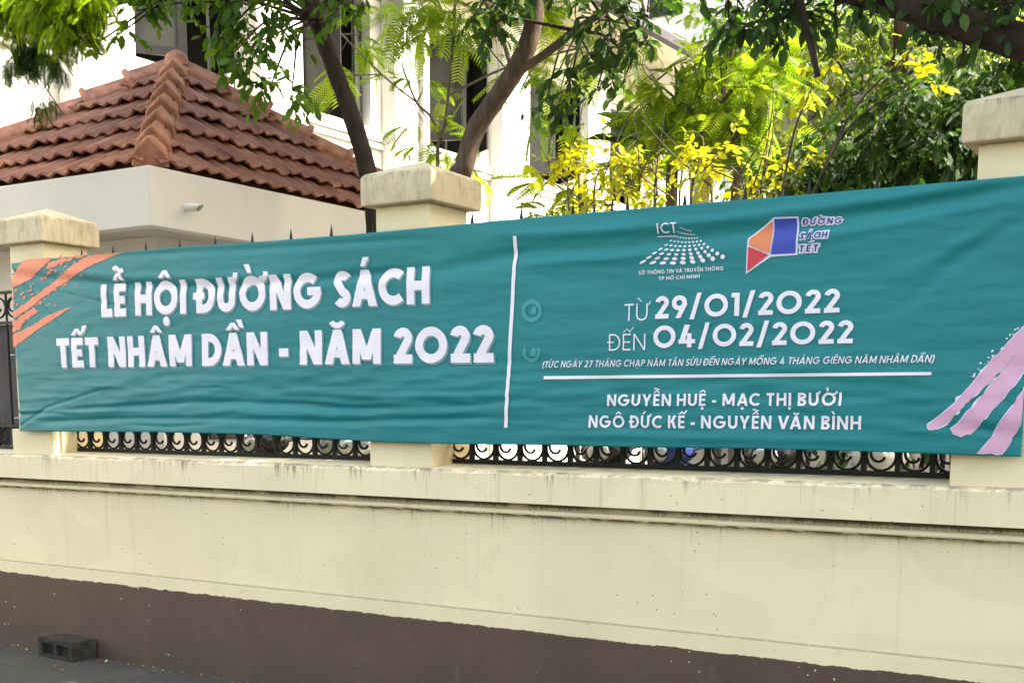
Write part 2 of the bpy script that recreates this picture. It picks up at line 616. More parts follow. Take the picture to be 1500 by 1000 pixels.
def fence(x0, x1, label):
    e = empty('iron_fence', ((x0 + x1) / 2, FY, 1.285), label, 'fence', 'black wrought iron fence bays between the pillars')
    inv = Matrix.Translation((-(x0 + x1) / 2, -FY, -1.285))
    L = x1 - x0
    n = round(L / .1435)
    st = L / n
    for zz, hh in ((1.296, .011), (1.438, .008), (2.11, .009), (2.305, .009)):
        o = MB().box(x0 + .002, x1 - .002, FY - .012, FY + .012, zz - hh, zz + hh).build('rail', M['iron'], e)
        o.matrix_parent_inverse = inv
    for k in range(1, n):
        x = x0 + k * st
        tall = (k % 2 == 1)
        key = 'tall' if tall else 'short'
        if key not in PROTO:
            m = MB()
            top = 2.44 if tall else 2.30
            m.tube([(0, 0, 1.306), (0, 0, top)], .009, 6)
            m.box(-.011, .011, -.011, .011, 1.30, 1.45)
            if tall:
                m.tube([(0, 0, 2.335), (0, 0, 2.35), (0, 0, 2.365)], [.011, .017, .011], 8)
                m.tube([(0, 0, 2.40), (0, 0, 2.42), (0, 0, 2.44), (0, 0, 2.475), (0, 0, 2.535)], [.008, .010, .013, .010, .001], 8)
                for s in (-1, 1):
                    m.tube([(0, 0, 2.39), (s * .022, 0, 2.41), (s * .034, 0, 2.44), (s * .044, 0, 2.425)], [.006, .007, .006, .003], 6)
            PROTO[key] = m.build('bar', M['iron'], None).data
            bpy.data.objects.remove(bpy.data.objects[PROTO[key].users and [o.name for o in bpy.data.objects if o.data == PROTO[key]][0]])
        o = bpy.data.objects.new('bar', PROTO[key])
        link(o, e)
        o.matrix_parent_inverse = inv
        o.location = (x, FY, 0)
    if x0 < -7.2:
        o = MB().box(x0 + .004, x1 - .004, FY + .03, FY + .034, 1.31, 2.10).build('backing_sheet', M['gutter'], e)
        o.matrix_parent_inverse = inv
    if 'scroll' not in PROTO:
        so_ = scroll_mesh().build('scroll', M['iron'], None, smooth=True)
        PROTO['scroll'] = so_.data
        bpy.data.objects.remove(so_)
    for k in range(n):
        o = bpy.data.objects.new('scroll', PROTO['scroll'])
        link(o, e)
        o.matrix_parent_inverse = inv
        o.location = (x0 + (k + .5) * st, FY, 1.371)
        if x0 < -7.2 or k % 3 == 0:
            o = bpy.data.objects.new('scroll', PROTO['scroll'])
            link(o, e)
            o.matrix_parent_inverse = inv
            o.location = (x0 + (k + .5) * st, FY, 2.208)
    return e


for i, lab in ((-1, 'black iron fence bay left of the banner, running behind the left pillar'), (0, 'black iron fence bay behind the left half of the banner, against the guardhouse'),
               (1, 'black iron fence bay behind the right half of the banner, under the yellow shrub'), (2, 'black iron fence bay just beyond the right pillar, outside the banner')):
    fence(PXL + i * PS + PW + .002, PXL + (i + 1) * PS - .002, lab)

# ------------------------------------------------------------------ banner
BY = -.074
TOPC = [P(x, y, BY) for x, y in ((16, 386), (60, 380), (140, 372), (260, 362), (400, 352.5), (520, 343), (640, 332), (750, 321.5), (870, 311), (1020, 298.5), (1180, 285), (1330, 272), (1502, 257.5), (1540, 254))]
BOTC = [P(x, y, BY) for x, y in ((22, 631), (110, 632), (220, 632.5), (380, 636), (535, 646), (660, 650), (800, 651.5), (950, 655), (1100, 656.5), (1300, 662), (1500, 669))]


def interp(c, x):
    return float(np.interp(x, [p.x for p in c], [p.z for p in c]))


BX0, BX1 = TOPC[0].x, P(1496, 667, BY).x
FOLDS = []


def fold(pts, wid, amp, kind='ridge'):
    amp *= 1.0
    wid *= .8
    q = [P(x, y, BY) for x, y in pts]
    FOLDS.append(([p.x for p in q], [p.z for p in q], wid, amp, kind))


fold([(16, 401), (90, 411), (200, 419), (330, 420), (480, 408), (600, 394)], .030, -.011)
fold([(40, 392), (200, 406), (400, 404)], .03, .006)
fold([(130, 378), (260, 370), (420, 362), (600, 350)], .022, -.006)
fold([(640, 396), (760, 372), (900, 360), (1130, 338), (1330, 305), (1500, 268)], .045, -.012)
fold([(740, 345), (900, 336), (1060, 322), (1300, 292), (1500, 262)], .03, .009)
fold([(760, 386), (900, 378), (1010, 366)], .025, .007)
fold([(1180, 350), (1300, 330), (1500, 290)], .03, .006)
fold([(1330, 440), (1400, 380), (1500, 318)], .05, -.007)
fold([(1340, 395), (1420, 350), (1500, 305)], .04, .006)
fold([(28, 607), (160, 596), (300, 588), (420, 592), (560, 600)], .022, -.010)
fold([(28, 602), (110, 603), (200, 600)], .016, .008)
fold([(60, 618), (200, 612), (330, 613), (480, 618), (740, 612)], .022, -.010)
fold([(190, 622), (250, 625), (310, 620)], .016, -.006)
fold([(420, 575), (560, 580), (740, 578)], .02, .005)
fold([(470, 598), (640, 596), (735, 590)], .02, -.006)
fold([(800, 636), (1000, 640), (1300, 646)], .025, .005)
fold([(1360, 622), (1430, 627), (1500, 640)], .025, -.006)


rc_ = random.Random(31)
for k in range(34):
    x_, y_ = rc_.uniform(40, 735), rc_.uniform(548, 622)
    if k > 24: x_, y_ = rc_.uniform(780, 1380), rc_.choice((rc_.uniform(636, 650), rc_.uniform(300, 330)))
    l_ = rc_.uniform(18, 60)
    dy = rc_.uniform(-4, 4)
    fold([(x_, y_), (x_ + l_ / 2, y_ + dy * .4 + rc_.uniform(-1, 1)), (x_ + l_, y_ + dy)], rc_.uniform(.009, .014), rc_.choice((-1, 1, -1)) * rc_.uniform(.002, .0045))
for pts_ in ([(20, 398), (60, 440), (110, 500)], [(20, 396), (90, 428), (190, 452)], [(24, 628), (70, 596), (150, 570)], [(22, 520), (26, 570), (30, 628)]):
    fold(pts_, .012, -.005)


def disp(x, z):
    zt, zb = interp(TOPC, x), interp(BOTC, x)
    v = (z - zb) / (zt - zb)
    d = 0.0
    for fx, fz, wd, am, kd in FOLDS:
        if x < fx[0] - .15 or x > fx[-1] + .15: continue
        dz = z - float(np.interp(x, fx, fz))
        if abs(dz) > wd * 3: continue
        end = min(1, max(0, (x - fx[0] + .15) / .3)) * min(1, max(0, (fx[-1] + .15 - x) / .3))
        if fx[0] <= BX0 + .05: end = min(1, max(0, (fx[-1] + .15 - x) / .3))
        d += am * end * math.exp(-(dz / wd) ** 2)
    e = min(1, max(0, v / .08)) * min(1, max(0, (1 - v) / .06))
    m = .35 + .65 * e
    d += (.007 * noise.noise(Vector((x * .9, z * 2.2, 5))) + .0055 * noise.noise(Vector((x * 2.6 + .8 * z, z * 7, 1.5)))) * m
    k = max(0, 1 - abs(v - .2) / .28)
    d += (.0018 + .0052 * k) * noise.noise(Vector((x * 4.5, z * 26, 9.7))) * m
    d += .0012 * noise.noise(Vector((x * 11, z * 40, 2.7))) * m
    return d


def bpos(x, z, off=0.0):
    return (x, BY - disp(x, z) - off, z)


banner = empty('street_banner', ((BX0 + BX1) / 2, BY, 1.4), 'long teal cloth banner tied across the pillars with white lettering', 'banner')
BINV = Matrix.Translation((-(BX0 + BX1) / 2, -BY, -1.4))


def bchild(o, label=None):
    o.parent = banner
    o.matrix_parent_inverse = BINV
    if label: o['label'] = label
    return o


t = NT('teal_banner_cloth')
co = t.coords()
n1 = t.noise(co, 1.1, 4)
c = t.ramp(n1, [(.3, (.004, .146, .164)), (.7, (.006, .166, .182))])
wv = t.noise(t.coords((220, 1, 420)), 1, 2, .5)
c = t.mix(t.math('MULTIPLY', t.rng(wv, .4, .7), .12), c, (.012, .22, .26))
t.bump(t.math('ADD', t.math('MULTIPLY', t.noise(t.coords((7, 1, 38)), 1, 4, .6), .8), t.math('MULTIPLY', wv, .1)), .22, .006)
M['cloth'] = t.fin(c, .46, .34)


def ink(name, col, rough=.5):
    t = NT(name)
    co = t.coords()
    n = t.noise(t.coords((60, 1, 110)), 1, 3)
    c = t.ramp(n, [(.3, tuple(x * .94 for x in col)), (.7, col)])
    t.bump(t.noise(t.coords((7, 1, 38)), 1, 4, .6), .18, .006)
    return t.fin(c, rough, .4)


M['ink_white'] = ink('lavender_white_ink', (.70, .655, .74))
M['ink_shadow'] = ink('grey_mauve_ink', (.17, .27, .30))
M['ink_coral'] = ink('coral_ink', (.66, .20, .115))
M['ink_pink'] = ink('pink_ink', (.56, .315, .46))
M['ink_pale'] = ink('pale_lilac_ink', (.62, .60, .74))
M['ink_navy'] = ink('navy_ink', (.03, .035, .20))
M['ink_blue'] = ink('blue_ink', (.028, .05, .33))
M['ink_orange'] = ink('orange_ink', (.60, .19, .075))
M['ink_red'] = ink('red_ink', (.50, .035, .055))
M['ink_ghost'] = ink('faint_teal_ink', (.035, .235, .26))

nu, nv = 520, 150
vs, fs = [], []
for j in range(nv + 1):
    v = j / nv
    for i in range(nu + 1):
        x = BX0 + (BX1 - BX0) * i / nu
        if i == 0: x += .006 * math.sin(v * 9)
        zt, zb = interp(TOPC, x), interp(BOTC, x)
        # slight pinch between ties
        zz = zb + (zt - zb) * v
        vs.append(bpos(x, zz))
for j in range(nv):
    for i in range(nu):
        a = j * (nu + 1) + i
        fs.append((a, a + 1, a + nu + 2, a + nu + 1))
# back side, so that the cloth has a thickness
nb = len(vs)
vs += [(x, y + .0025, z) for x, y, z in vs]
bk = [(d + nb, c_ + nb, b_ + nb, a_ + nb) for a_, b_, c_, d in fs]
rim = [j * (nu + 1) for j in range(nv + 1)]
ed = [i for i in range(nu + 1)] + [j * (nu + 1) + nu for j in range(1, nv + 1)] + [nv * (nu + 1) + i for i in range(nu - 1, -1, -1)] + [j * (nu + 1) for j in range(nv - 1, 0, -1)]
sides = [(ed[k], ed[k] + nb, ed[(k + 1) % len(ed)] + nb, ed[(k + 1) % len(ed)]) for k in range(len(ed))]
cl = MB().add(vs, fs + bk + sides)
bchild(cl.build('cloth', M['cloth'], None, smooth=True))

# little rope ties at the left edge
rp = MB()
for px, py in ((17, 401), (17, 520), (23, 612)):
    a = P(px, py, BY)
    rp.tube([(a.x + .01, BY - .014, a.z), (a.x - .035, -.012, a.z + .004), (PXL - .02, .05, a.z + .01), (PXL - .03, .19, a.z + .012)], .004, 5)
bchild(rp.build('tie_cord', M['ink_pale'], None))


def to_banner(bm, name, mat, off, label=None, step=(.045, .022)):
    """bm holds (x, 0, z) faces; slice them finely and drape them on the cloth"""
    xs_ = [v.co.x for v in bm.verts]
    zs_ = [v.co.z for v in bm.verts]
    for lo, hi, st, ax in ((min(xs_), max(xs_), step[0], 0), (min(zs_), max(zs_), step[1], 2)):
        k = math.ceil((lo + 1e-4) / st) * st
        while k < hi - 1e-4:
            nr = [0, 0, 0]
            nr[ax] = 1
            pt = [0, 0, 0]
            pt[ax] = k
            bmesh.ops.bisect_plane(bm, geom=bm.verts[:] + bm.edges[:] + bm.faces[:], plane_co=pt, plane_no=nr, dist=1e-5)
            k += st
    for v in bm.verts:
        v.co = bpos(v.co.x, v.co.z, off - v.co.y)
    for f in bm.faces:
        f.normal_update()
        if f.normal.y > 0: f.normal_flip()
        f.smooth = True
    me = bpy.data.meshes.new(name)
    bm.to_mesh(me)
    bm.free()
    me.materials.append(mat)
    o = bpy.data.objects.new(name, me)
    link(o)
    return bchild(o, label)


# a geometric poster alphabet drawn as strokes: every stroke is a clean strip, cap height 1
import unicodedata


def arc(cx, cy, rx, ry, a0, a1, n=18):
    return [(cx + rx * math.cos(R(a0 + (a1 - a0) * k / n)), cy + ry * math.sin(R(a0 + (a1 - a0) * k / n))) for k in range(n + 1)]


def glyph(ch, t):
    """-> (advance width, [stroke polylines with butt ends], [filled polygons]); t = half stroke"""
    S, G = [], []
    e = 2 * t
    d = e * 1.12                     # horizontal thickness of diagonals

    def bar(x0, x1, y0, y1): G.append([(x0, y0), (x1, y0), (x1, y1), (x0, y1)])

    def dia(x0, x1, y0=0., y1=1., h=None):
        h = h or d
        G.append([(x0, y0), (x0 + h, y0), (x1 + h, y1), (x1, y1)])
    if ch in 'AΛ':
        w = .86
        dia(0, w / 2 - d / 2); dia(w - d, w / 2 - d / 2); bar(.2, w - .2, .2, .2 + e * .9)
    elif ch == 'B':
        w = .62
        bar(0, e, 0, 1)
        S.append([(e * .8, 1 - t)] + arc(w - .24 - t * .3, .76 - t * .0, .21 - t * .4, .24 - t, 90, -90) + [(e * .8, .52)])
        S.append([(e * .8, .52)] + arc(w - .25, .26 + t * .0, .25 - t, .26 - t * .95, 90, -90) + [(e * .8, t)])
    elif ch == 'C':
        w = .84
        S.append(arc(.5, .5, .5 - t, .5 - t, 48, 312, 30))
    elif ch in 'DĐ':
        w = .76
        bar(0, e, 0, 1)
        S.append([(e * .8, 1 - t)] + arc(w - .46, .5, .46 - t, .5 - t, 90, -90, 24) + [(e * .8, t)])
        if ch == 'Đ': bar(-.12, .34, .5 - t * .8, .5 + t * .8)
    elif ch == 'E':
        w = .53
        bar(0, e, 0, 1); bar(e, w, 0, e * .95); bar(e, w, 1 - e * .95, 1); bar(e, w * .93, .5 - t * .92, .5 + t * .92)
    elif ch == 'G':
        w = .92
        S.append(arc(.5, .5, .5 - t, .5 - t, 48, 360, 32)); bar(.5, 1 - t * .2, .5 - t * 1.0, .5 + t * .8)
        w = 1.0
    elif ch == 'H':
        w = .74
        bar(0, e, 0, 1); bar(w - e, w, 0, 1); bar(e, w - e, .5 - t, .5 + t)
    elif ch == 'I':
        w = e
        bar(0, e, 0, 1)
    elif ch == 'K':
        w = .68
        bar(0, e, 0, 1); dia(e * .75, w - d * 1.15, .42, 1, d * 1.15); dia(w - d * 1.1, e + .08, 0, .56, d * 1.15)
    elif ch == 'L':
        w = .5
        bar(0, e, 0, 1); bar(e, w, 0, e)
    elif ch == 'M':
        w = .94
        bar(0, e, 0, 1); bar(w - e, w, 0, 1); dia(w / 2 - d / 2, 0, .12, 1); dia(w / 2 - d / 2, w - d, .12, 1)
    elif ch == 'N':
        w = .78
        bar(0, e, 0, 1); bar(w - e, w, 0, 1); dia(w - d * 1.02, 0)
    elif ch == 'O' or ch == '0':
        w = 1.0
        S.append(arc(.5, .5, .5 - t, .5 - t, 0, 360, 40))
    elif ch in 'PR':
        w = .6
        bar(0, e, 0, 1)
        S.append([(e * .8, 1 - t)] + arc(w - .29, .71, .29 - t, .29 - t, 90, -90) + [(e * .8, .42 + t)])
        if ch == 'R': dia(w - d * .9, .2, 0, .45, d * 1.1); w = .64
    elif ch == 'S':
        w = .6
        S.append(arc(.31, .735, .27 - t * .75, .265 - t, 28, 200, 18) + arc(.3, .265, .3 - t, .265 - t + .005, 75, -152, 22)[0:])
    elif ch == 'T':
        w = .6
        bar(0, w, 1 - e, 1); bar(w / 2 - t, w / 2 + t, 0, 1 - e)
    elif ch == 'U':
        w = .72
        S.append([(t, 1)] + arc(w / 2, .36, w / 2 - t, .36 - t, 180, 360, 22) + [(w - t, 1)])
    elif ch == 'V':
        w = .84
        dia(w / 2 - d / 2, 0); dia(w / 2 - d / 2, w - d)
    elif ch == 'X':
        w = .76
        dia(0, w - d); dia(w - d, 0)
    elif ch == 'Y':
        w = .78
        dia(w / 2 - d / 2, 0, .38, 1); dia(w / 2 - d / 2, w - d, .38, 1); bar(w / 2 - t, w / 2 + t, 0, .46)
    elif ch == '1':
        w = .34
        bar(w - e, w, 0, 1); G.append([(0, 1), (0, 1 - e * .95), (w - e, 1 - e * .95), (w - e, 1)])
    elif ch == '2':
        w = .6
        S.append(arc(.3, .71, .3 - t, .29 - t, 172, -22, 20) + [(t * 1.6, e * .8)])
        bar(0.01, w, 0, e)
    elif ch == '4':
        w = .74
        bar(w - .16 - e, w - .16, 0, .62); bar(0, w, .17, .17 + e * .95); dia(0.0, w - .3 - d * .8, .17, 1, d * 1.1)
    elif ch == '7':
        w = .58
        bar(0, w, 1 - e, 1); dia(.12, w - d * 1.05, 0, 1 - e * .5)
    elif ch == '9':
        w = .66
        S.append(arc(.33, .67, .33 - t, .33 - t, 0, 360, 30)); dia(.17, w - d * .86, 0, .62, d * 1.02)
    elif ch == '/':
        w = .5
        dia(0, w - d * .85, -.08, 1.08, d * .85)
    elif ch == '-':
        w = .34
        bar(0, w, .37 - t, .37 + t)
    elif ch == '(':
        w = .24
        S.append(arc(.5, .42, .5 - t, .72, 128, 232, 14))
    elif ch == ')':
        w = .24
        S.append(arc(-.26, .42, .5 - t, .72, 52, -52, 14))
    else:
        w = .3
    return w, S, G


def strip(pts, t):
    n = len(pts)
    closed = abs(pts[0][0] - pts[-1][0]) < 1e-6 and abs(pts[0][1] - pts[-1][1]) < 1e-6
    L, Q = [], []
    for i in range(n):
        a = pts[i - 1] if i else (pts[-2] if closed else pts[0])
        b = pts[i + 1] if i < n - 1 else (pts[1] if closed else pts[-1])
        dx, dy = b[0] - a[0], b[1] - a[1]
        l = math.hypot(dx, dy) or 1
        nx, ny = -dy / l * t, dx / l * t
        L.append((pts[i][0] + nx, pts[i][1] + ny))
        Q.append((pts[i][0] - nx, pts[i][1] - ny))
    return [[L[i], Q[i], Q[i + 1], L[i + 1]] for i in range(n - 1)]


def marks(ch, x, w, t, marks_):
    """diacritics over a glyph that starts at x and is w wide -> groups of polygons"""
    out = []
    m = t * .66
    c = x + w / 2
    top = 1.09
    circ = chr(0x302) in marks_
    brv = chr(0x306) in marks_
    if circ:
        out.append([[(c - .27, top), (c - .27 + m * 2.4, top), (c + m * .95, top + .22), (c - m * .95, top + .22)]])
        out.append([[(c + .27 - m * 2.4, top), (c + .27, top), (c + m * .95, top + .22), (c - m * .95, top + .22)]])
    if brv:
        out.append(strip(arc(c, top + .17, .19, .14, 190, 350, 12), m))
    hi = top + (.0 if not (circ or brv) else .06)
    cx_ = c + (.30 if circ else 0)
    if circ and chr(0x303) in marks_: hi, cx_ = top + .25, c
    if chr(0x31b) in marks_:         # horn
        xr = x + w - (t if ch == 'U' else .2)
        yr = .90 if ch == 'U' else .88
        out.append(strip([(xr, yr), (xr + .10 + (0 if ch == 'U' else .06), yr + .03), (xr + .17 + (0 if ch == 'U' else .08), yr + .10), (xr + .18 + (0 if ch == 'U' else .08), yr + .22)], m * 1.05))
    if chr(0x31b) in marks_: cx_ -= .12
    if chr(0x301) in marks_:
        out.append([[(cx_ - .13, hi), (cx_ - .13 + m * 1.9, hi), (cx_ + .18, hi + .25), (cx_ + .18 - m * 2.6, hi + .25)]])
    if chr(0x300) in marks_:
        out.append([[(cx_ + .13 - m * 1.9, hi), (cx_ + .13, hi), (cx_ - .18 + m * 2.6, hi + .25), (cx_ - .18, hi + .25)]])
    if chr(0x303) in marks_:
        out.append(strip([(cx_ - .22 + .44 * k / 12, hi + .08 + .055 * math.sin(2 * math.pi * k / 12)) for k in range(13)], m * .8))
    if chr(0x309) in marks_:
        out.append(strip([(cx_ - .09, hi + .2)] + arc(cx_ + .0, hi + .16, .08, .07, 120, -60, 8) + [(cx_, hi)], m * .75))
    if chr(0x323) in marks_:
        out.append([[(c + t * 1.15 * math.cos(2 * math.pi * k / 14), -.2 + t * 1.15 * math.sin(2 * math.pi * k / 14)) for k in range(14)]])
    return out


def text_groups(body, t, gap, grow=0.):
    x = 0
    out = []
    for bi_, ch in enumerate(body):
        if ch == ' ':
            x += .32
            continue
        dec = unicodedata.normalize('NFD', ch)
        base, mk = dec[0], dec[1:]
        w, S, G = glyph(base, t)
        for st in S: out.append(strip([(p[0] + x, p[1]) for p in st], t + grow))
        for gq in G:
            q = [(p[0] + x, p[1]) for p in gq]
            if grow:
                cx_, cy_ = sum(p[0] for p in q) / len(q), sum(p[1] for p in q) / len(q)
                q = [(p[0] + grow * (1 if p[0] > cx_ else -1), p[1] + grow * (1 if p[1] > cy_ else -1)) for p in q]
            out.append([q])
        if mk or ch == '':
            for gq in marks(base, x, w, t, mk):
                if grow:
                    g2 = []
                    for q in gq:
                        cx_, cy_ = sum(p[0] for p in q) / len(q), sum(p[1] for p in q) / len(q)
                        g2.append([(p[0] + grow * (1 if p[0] > cx_ else -1), p[1] + grow * (1 if p[1] > cy_ else -1)) for p in q])
                    gq = g2
                out.append(gq)
        nxt = unicodedata.normalize('NFD', body[bi_ + 1])[0] if bi_ + 1 < len(body) else ' '
        x += w + gap + (.07 if chr(0x31b) in mk else 0)
        if gap < .25 and ((base in 'ATVYL' and nxt in 'AVTYCOG' and base != nxt) or (nxt in 'AVTY' and base in 'SCOD') or (base == 'A' and nxt in 'CG')): x -= gap * .55
    return out


def text(body, name, mat, L, Rr, cap, t=.105, off=.0035, gap=.15, shear=0., shift=(0, 0), grow=0., label=None):
    """body from baseline-left pixel L to baseline-right pixel Rr on the cloth plane, cap height in pixels"""
    ref = text_groups(body, t, gap)
    xx = [p[0] for g_ in ref for q_ in g_ for p in q_]
    x0, x1 = min(xx), max(xx)
    a, b = P(L[0], L[1], BY), P(Rr[0], Rr[1], BY)
    ta, tb = P(L[0], L[1] - cap[0], BY), P(Rr[0], Rr[1] - cap[1], BY)
    ha, hb = ta.z - a.z, tb.z - b.z
    bm = bmesh.new()
    for gi, g_ in enumerate(text_groups(body, t, gap, grow)):
        lift = -.00016 * (gi % 7)
        cache = {}
        for q_ in g_:
            vs_ = []
            for p in q_:
                key = (round(p[0], 5), round(p[1], 5))
                if key not in cache:
                    u = (p[0] - x0) / (x1 - x0)
                    hh = ha + (hb - ha) * u
                    cache[key] = bm.verts.new((a.x + (b.x - a.x) * u + shear * p[1] * hh + shift[0], lift, a.z + (b.z - a.z) * u + p[1] * hh + shift[1]))
                if cache[key] not in vs_: vs_.append(cache[key])
            if len(vs_) > 2:
                try: bm.faces.new(vs_)
                except ValueError: pass
    return to_banner(bm, name, mat, off, label)


def poly(pts, name, mat, off=.003, label=None, jag=0., seed=0, holes=None):
    rr = random.Random(seed)
    loops = pts if isinstance(pts[0][0], (tuple, list)) else [pts]
    bm = bmesh.new()
    for lp in loops:
        q = []
        for i, (x, y) in enumerate(lp):
            p = P(x, y, BY)
            q.append(p)
        if jag:
            q2 = []
            for i, p in enumerate(q):
                n_ = q[(i + 1) % len(q)]
                d = n_ - p
                k = max(1, int(d.length / .018))
                for s in range(k):
                    pp = p + d * (s / k)
                    if s: pp = pp + Vector((rr.gauss(0, jag), 0, rr.gauss(0, jag)))
                    q2.append(pp)
            q = q2
        vsx = [bm.verts.new((min(p.x, BX1 - .004), 0, p.z)) for p in q]
        try:
            f = bm.faces.new(vsx)
        except ValueError:
            pass
    bmesh.ops.triangulate(bm, faces=bm.faces[:], ngon_method='EAR_CLIP')
    return to_banner(bm, name, mat, off, label)


def stripe(a, b, wpx, name, mat, off=.0035, vert=False):
    h = wpx / 2
    if vert:
        pts = [(a[0] - h, a[1]), (a[0] + h, a[1]), (b[0] + h, b[1]), (b[0] - h, b[1])]
    else:
        pts = [(a[0], a[1] - h), (b[0], b[1] - h), (b[0], b[1] + h), (a[0], a[1] + h)]
    return poly(pts, name, mat, off)


H1 = ('LỄ HỘI ĐƯỜNG SÁCH', (149.5, 464.5), (629.5, 444.5), (48, 55))
H2 = ('TẾT NHÂM DẦN - NĂM 2022', (86, 538.5), (723.5, 530.5), (43, 55))
for body, l, r_, cp in (H1, H2):
    text(body, 'lettering_shadow', M['ink_shadow'], l, r_, cp, .125, .0028, .095, shift=(.009, -.009))
    text(body, 'lettering', M['ink_white'], l, r_, cp, .125, .0050, .095)
text('TỪ', 'lettering', M['ink_white'], (914.5, 470.5), (952.5, 469), (25, 25), .042, gap=.16)
text('29/01/2022', 'lettering', M['ink_white'], (960, 467), (1230, 457.5), (33, 35), .1, gap=.13)
text('ĐẾN', 'lettering', M['ink_white'], (890, 513.5), (945.5, 512.5), (24, 24), .042, gap=.18)
text('04/02/2022', 'lettering', M['ink_white'], (957, 510), (1249.5, 502.5), (33, 34), .1, gap=.13)
text('(TỨC NGÀY 27 THÁNG CHẠP NĂM TÂN SỬU ĐẾN NGÀY MỒNG 4 THÁNG GIÊNG NĂM NHÂM DẦN)', 'lettering', M['ink_white'], (794.5, 538.5), (1368, 530.5), (9.5, 11), .075, shear=.22, gap=.17)
stripe((797, 553), (1365, 547), 4.6, 'divider', M['ink_white'])
text('NGUYỄN HUỆ - MẠC THỊ BƯỞI', 'lettering', M['ink_white'], (890, 594.5), (1233, 594), (17, 19.5), .095, gap=.17)
text('NGÔ ĐỨC KẾ - NGUYỄN VĂN BÌNH', 'lettering', M['ink_white'], (863, 626), (1261.5, 629), (18, 20), .095, gap=.17)
stripe((755.5, 346), (741.5, 626), 5.2, 'divider', M['ink_white'], vert=True)
# crest with the fan of dots
text('ICT', 'logo_lettering', M['ink_white'], (963, 342), (992, 341), (14.5, 15), .07, gap=.22)
stripe((962, 346.6), (990, 345.6), 1.0, 'logo_underline', M['ink_white'])
dots = []
rows = 9
for j in range(rows):
    f = (j + 1) / rows
    f2 = f ** 1.6
    nc = 9
    for i in range(nc):
        g = i / (nc - 1)
        bx, by_ = 942 + 117 * g, 383.5 - 7.5 * g ** 2 + 3 * math.sin(g * 3.1)
        ax, ay = 1000 + 10 * g, 327 + 7 * g
        # concave flanks like a hill
        cxm = ax + (bx - ax) * (f2 * .75 + f * .25)
        cym = ay + (by_ - ay) * f
        rx, ry = .7 + 3.9 * f2, .5 + 2.0 * f2
        rx *= (1.25 - .55 * g)
        ry *= (.75 + .75 * g)
        tl = -.45 + 1.15 * g
        lp = []
        for k in range(10):
            an = 2 * math.pi * k / 10
            ex, ey = rx * math.cos(an), ry * math.sin(an)
            lp.append((cxm + ex * math.cos(tl) - ey * math.sin(tl) * 1, cym + ex * math.sin(tl) + ey * math.cos(tl)))
        dots.append(lp)
poly(dots, 'logo_dots', M['ink_white'], .0036)
text('SỞ THÔNG TIN VÀ TRUYỀN THÔNG', 'logo_lettering', M['ink_white'], (935.5, 402.5), (1060, 395.5), (5.6, 5.6), .085, gap=.2)
text('TP HỒ CHÍ MINH', 'logo_lettering', M['ink_white'], (965, 410.5), (1025, 407), (5.2, 5.2), .085, gap=.2)
# pencil / book emblem
poly([(1095.5, 349), (1131.5, 321), (1135, 318.5), (1170, 317), (1168.5, 373.5), (1129.5, 376), (1092.5, 401.5), (1094.5, 362)], 'emblem_outline', M['ink_pale'], .0030)
poly([(1098.2, 349.5), (1131.8, 323.8), (1130.6, 346), (1127.6, 371.2), (1097.6, 359)], 'emblem_tip', M['ink_orange'], .0060)
poly([(1134.6, 321.2), (1167.2, 319.6), (1165.8, 370.8), (1129.6, 372.6), (1133.2, 346)], 'emblem_barrel', M['ink_blue'], .0060)
poly([(1096.8, 361.5), (1126.6, 373.2), (1094.8, 397.5)], 'emblem_corner', M['ink_red'], .0060)
for body, l, r_, cp in (('ĐƯỜNG', (1174, 329.5), (1232, 327), (8.8, 8.8)), ('SÁCH', (1171.5, 350.5), (1212, 348), (9.3, 9.3)), ('TẾT', (1170.5, 369.8), (1198, 368.2), (10, 10))):
    text(body, 'emblem_lettering_edge', M['ink_pale'], l, r_, cp, .11, .0030, .30, shear=.15, grow=.2)
    text(body, 'emblem_lettering', M['ink_navy'], l, r_, cp, .10, .0062, .30, shear=.15)
# faint marks beside the tall divider
for (gx, gy, s) in ((779, 455, 17), (779, 516, 15)):
    gh = []
    lp = []
    for k in range(20):
        an = 2 * math.pi * k / 20
        lp.append((gx + s * .92 * math.cos(an), gy + s * math.sin(an)))
    for k in range(20):
        a0, a1 = 2 * math.pi * k / 20, 2 * math.pi * (k + 1) / 20
        if gy > 500 and 3.6 < a0 < 5.6: continue
        gh.append([(gx + s * .9 * math.cos(a0), gy + s * math.sin(a0)), (gx + s * .9 * math.cos(a1), gy + s * math.sin(a1)), (gx + s * .55 * math.cos(a1), gy + s * .6 * math.sin(a1)), (gx + s * .55 * math.cos(a0), gy + s * .6 * math.sin(a0))])
    gh.append([(gx - 3, gy + 6), (gx + 6, gy + 5), (gx + 7, gy - 4), (gx + 3, gy - 9), (gx - 1, gy - 2)])
    poly(gh, 'faint_mark', M['ink_ghost'], .003)
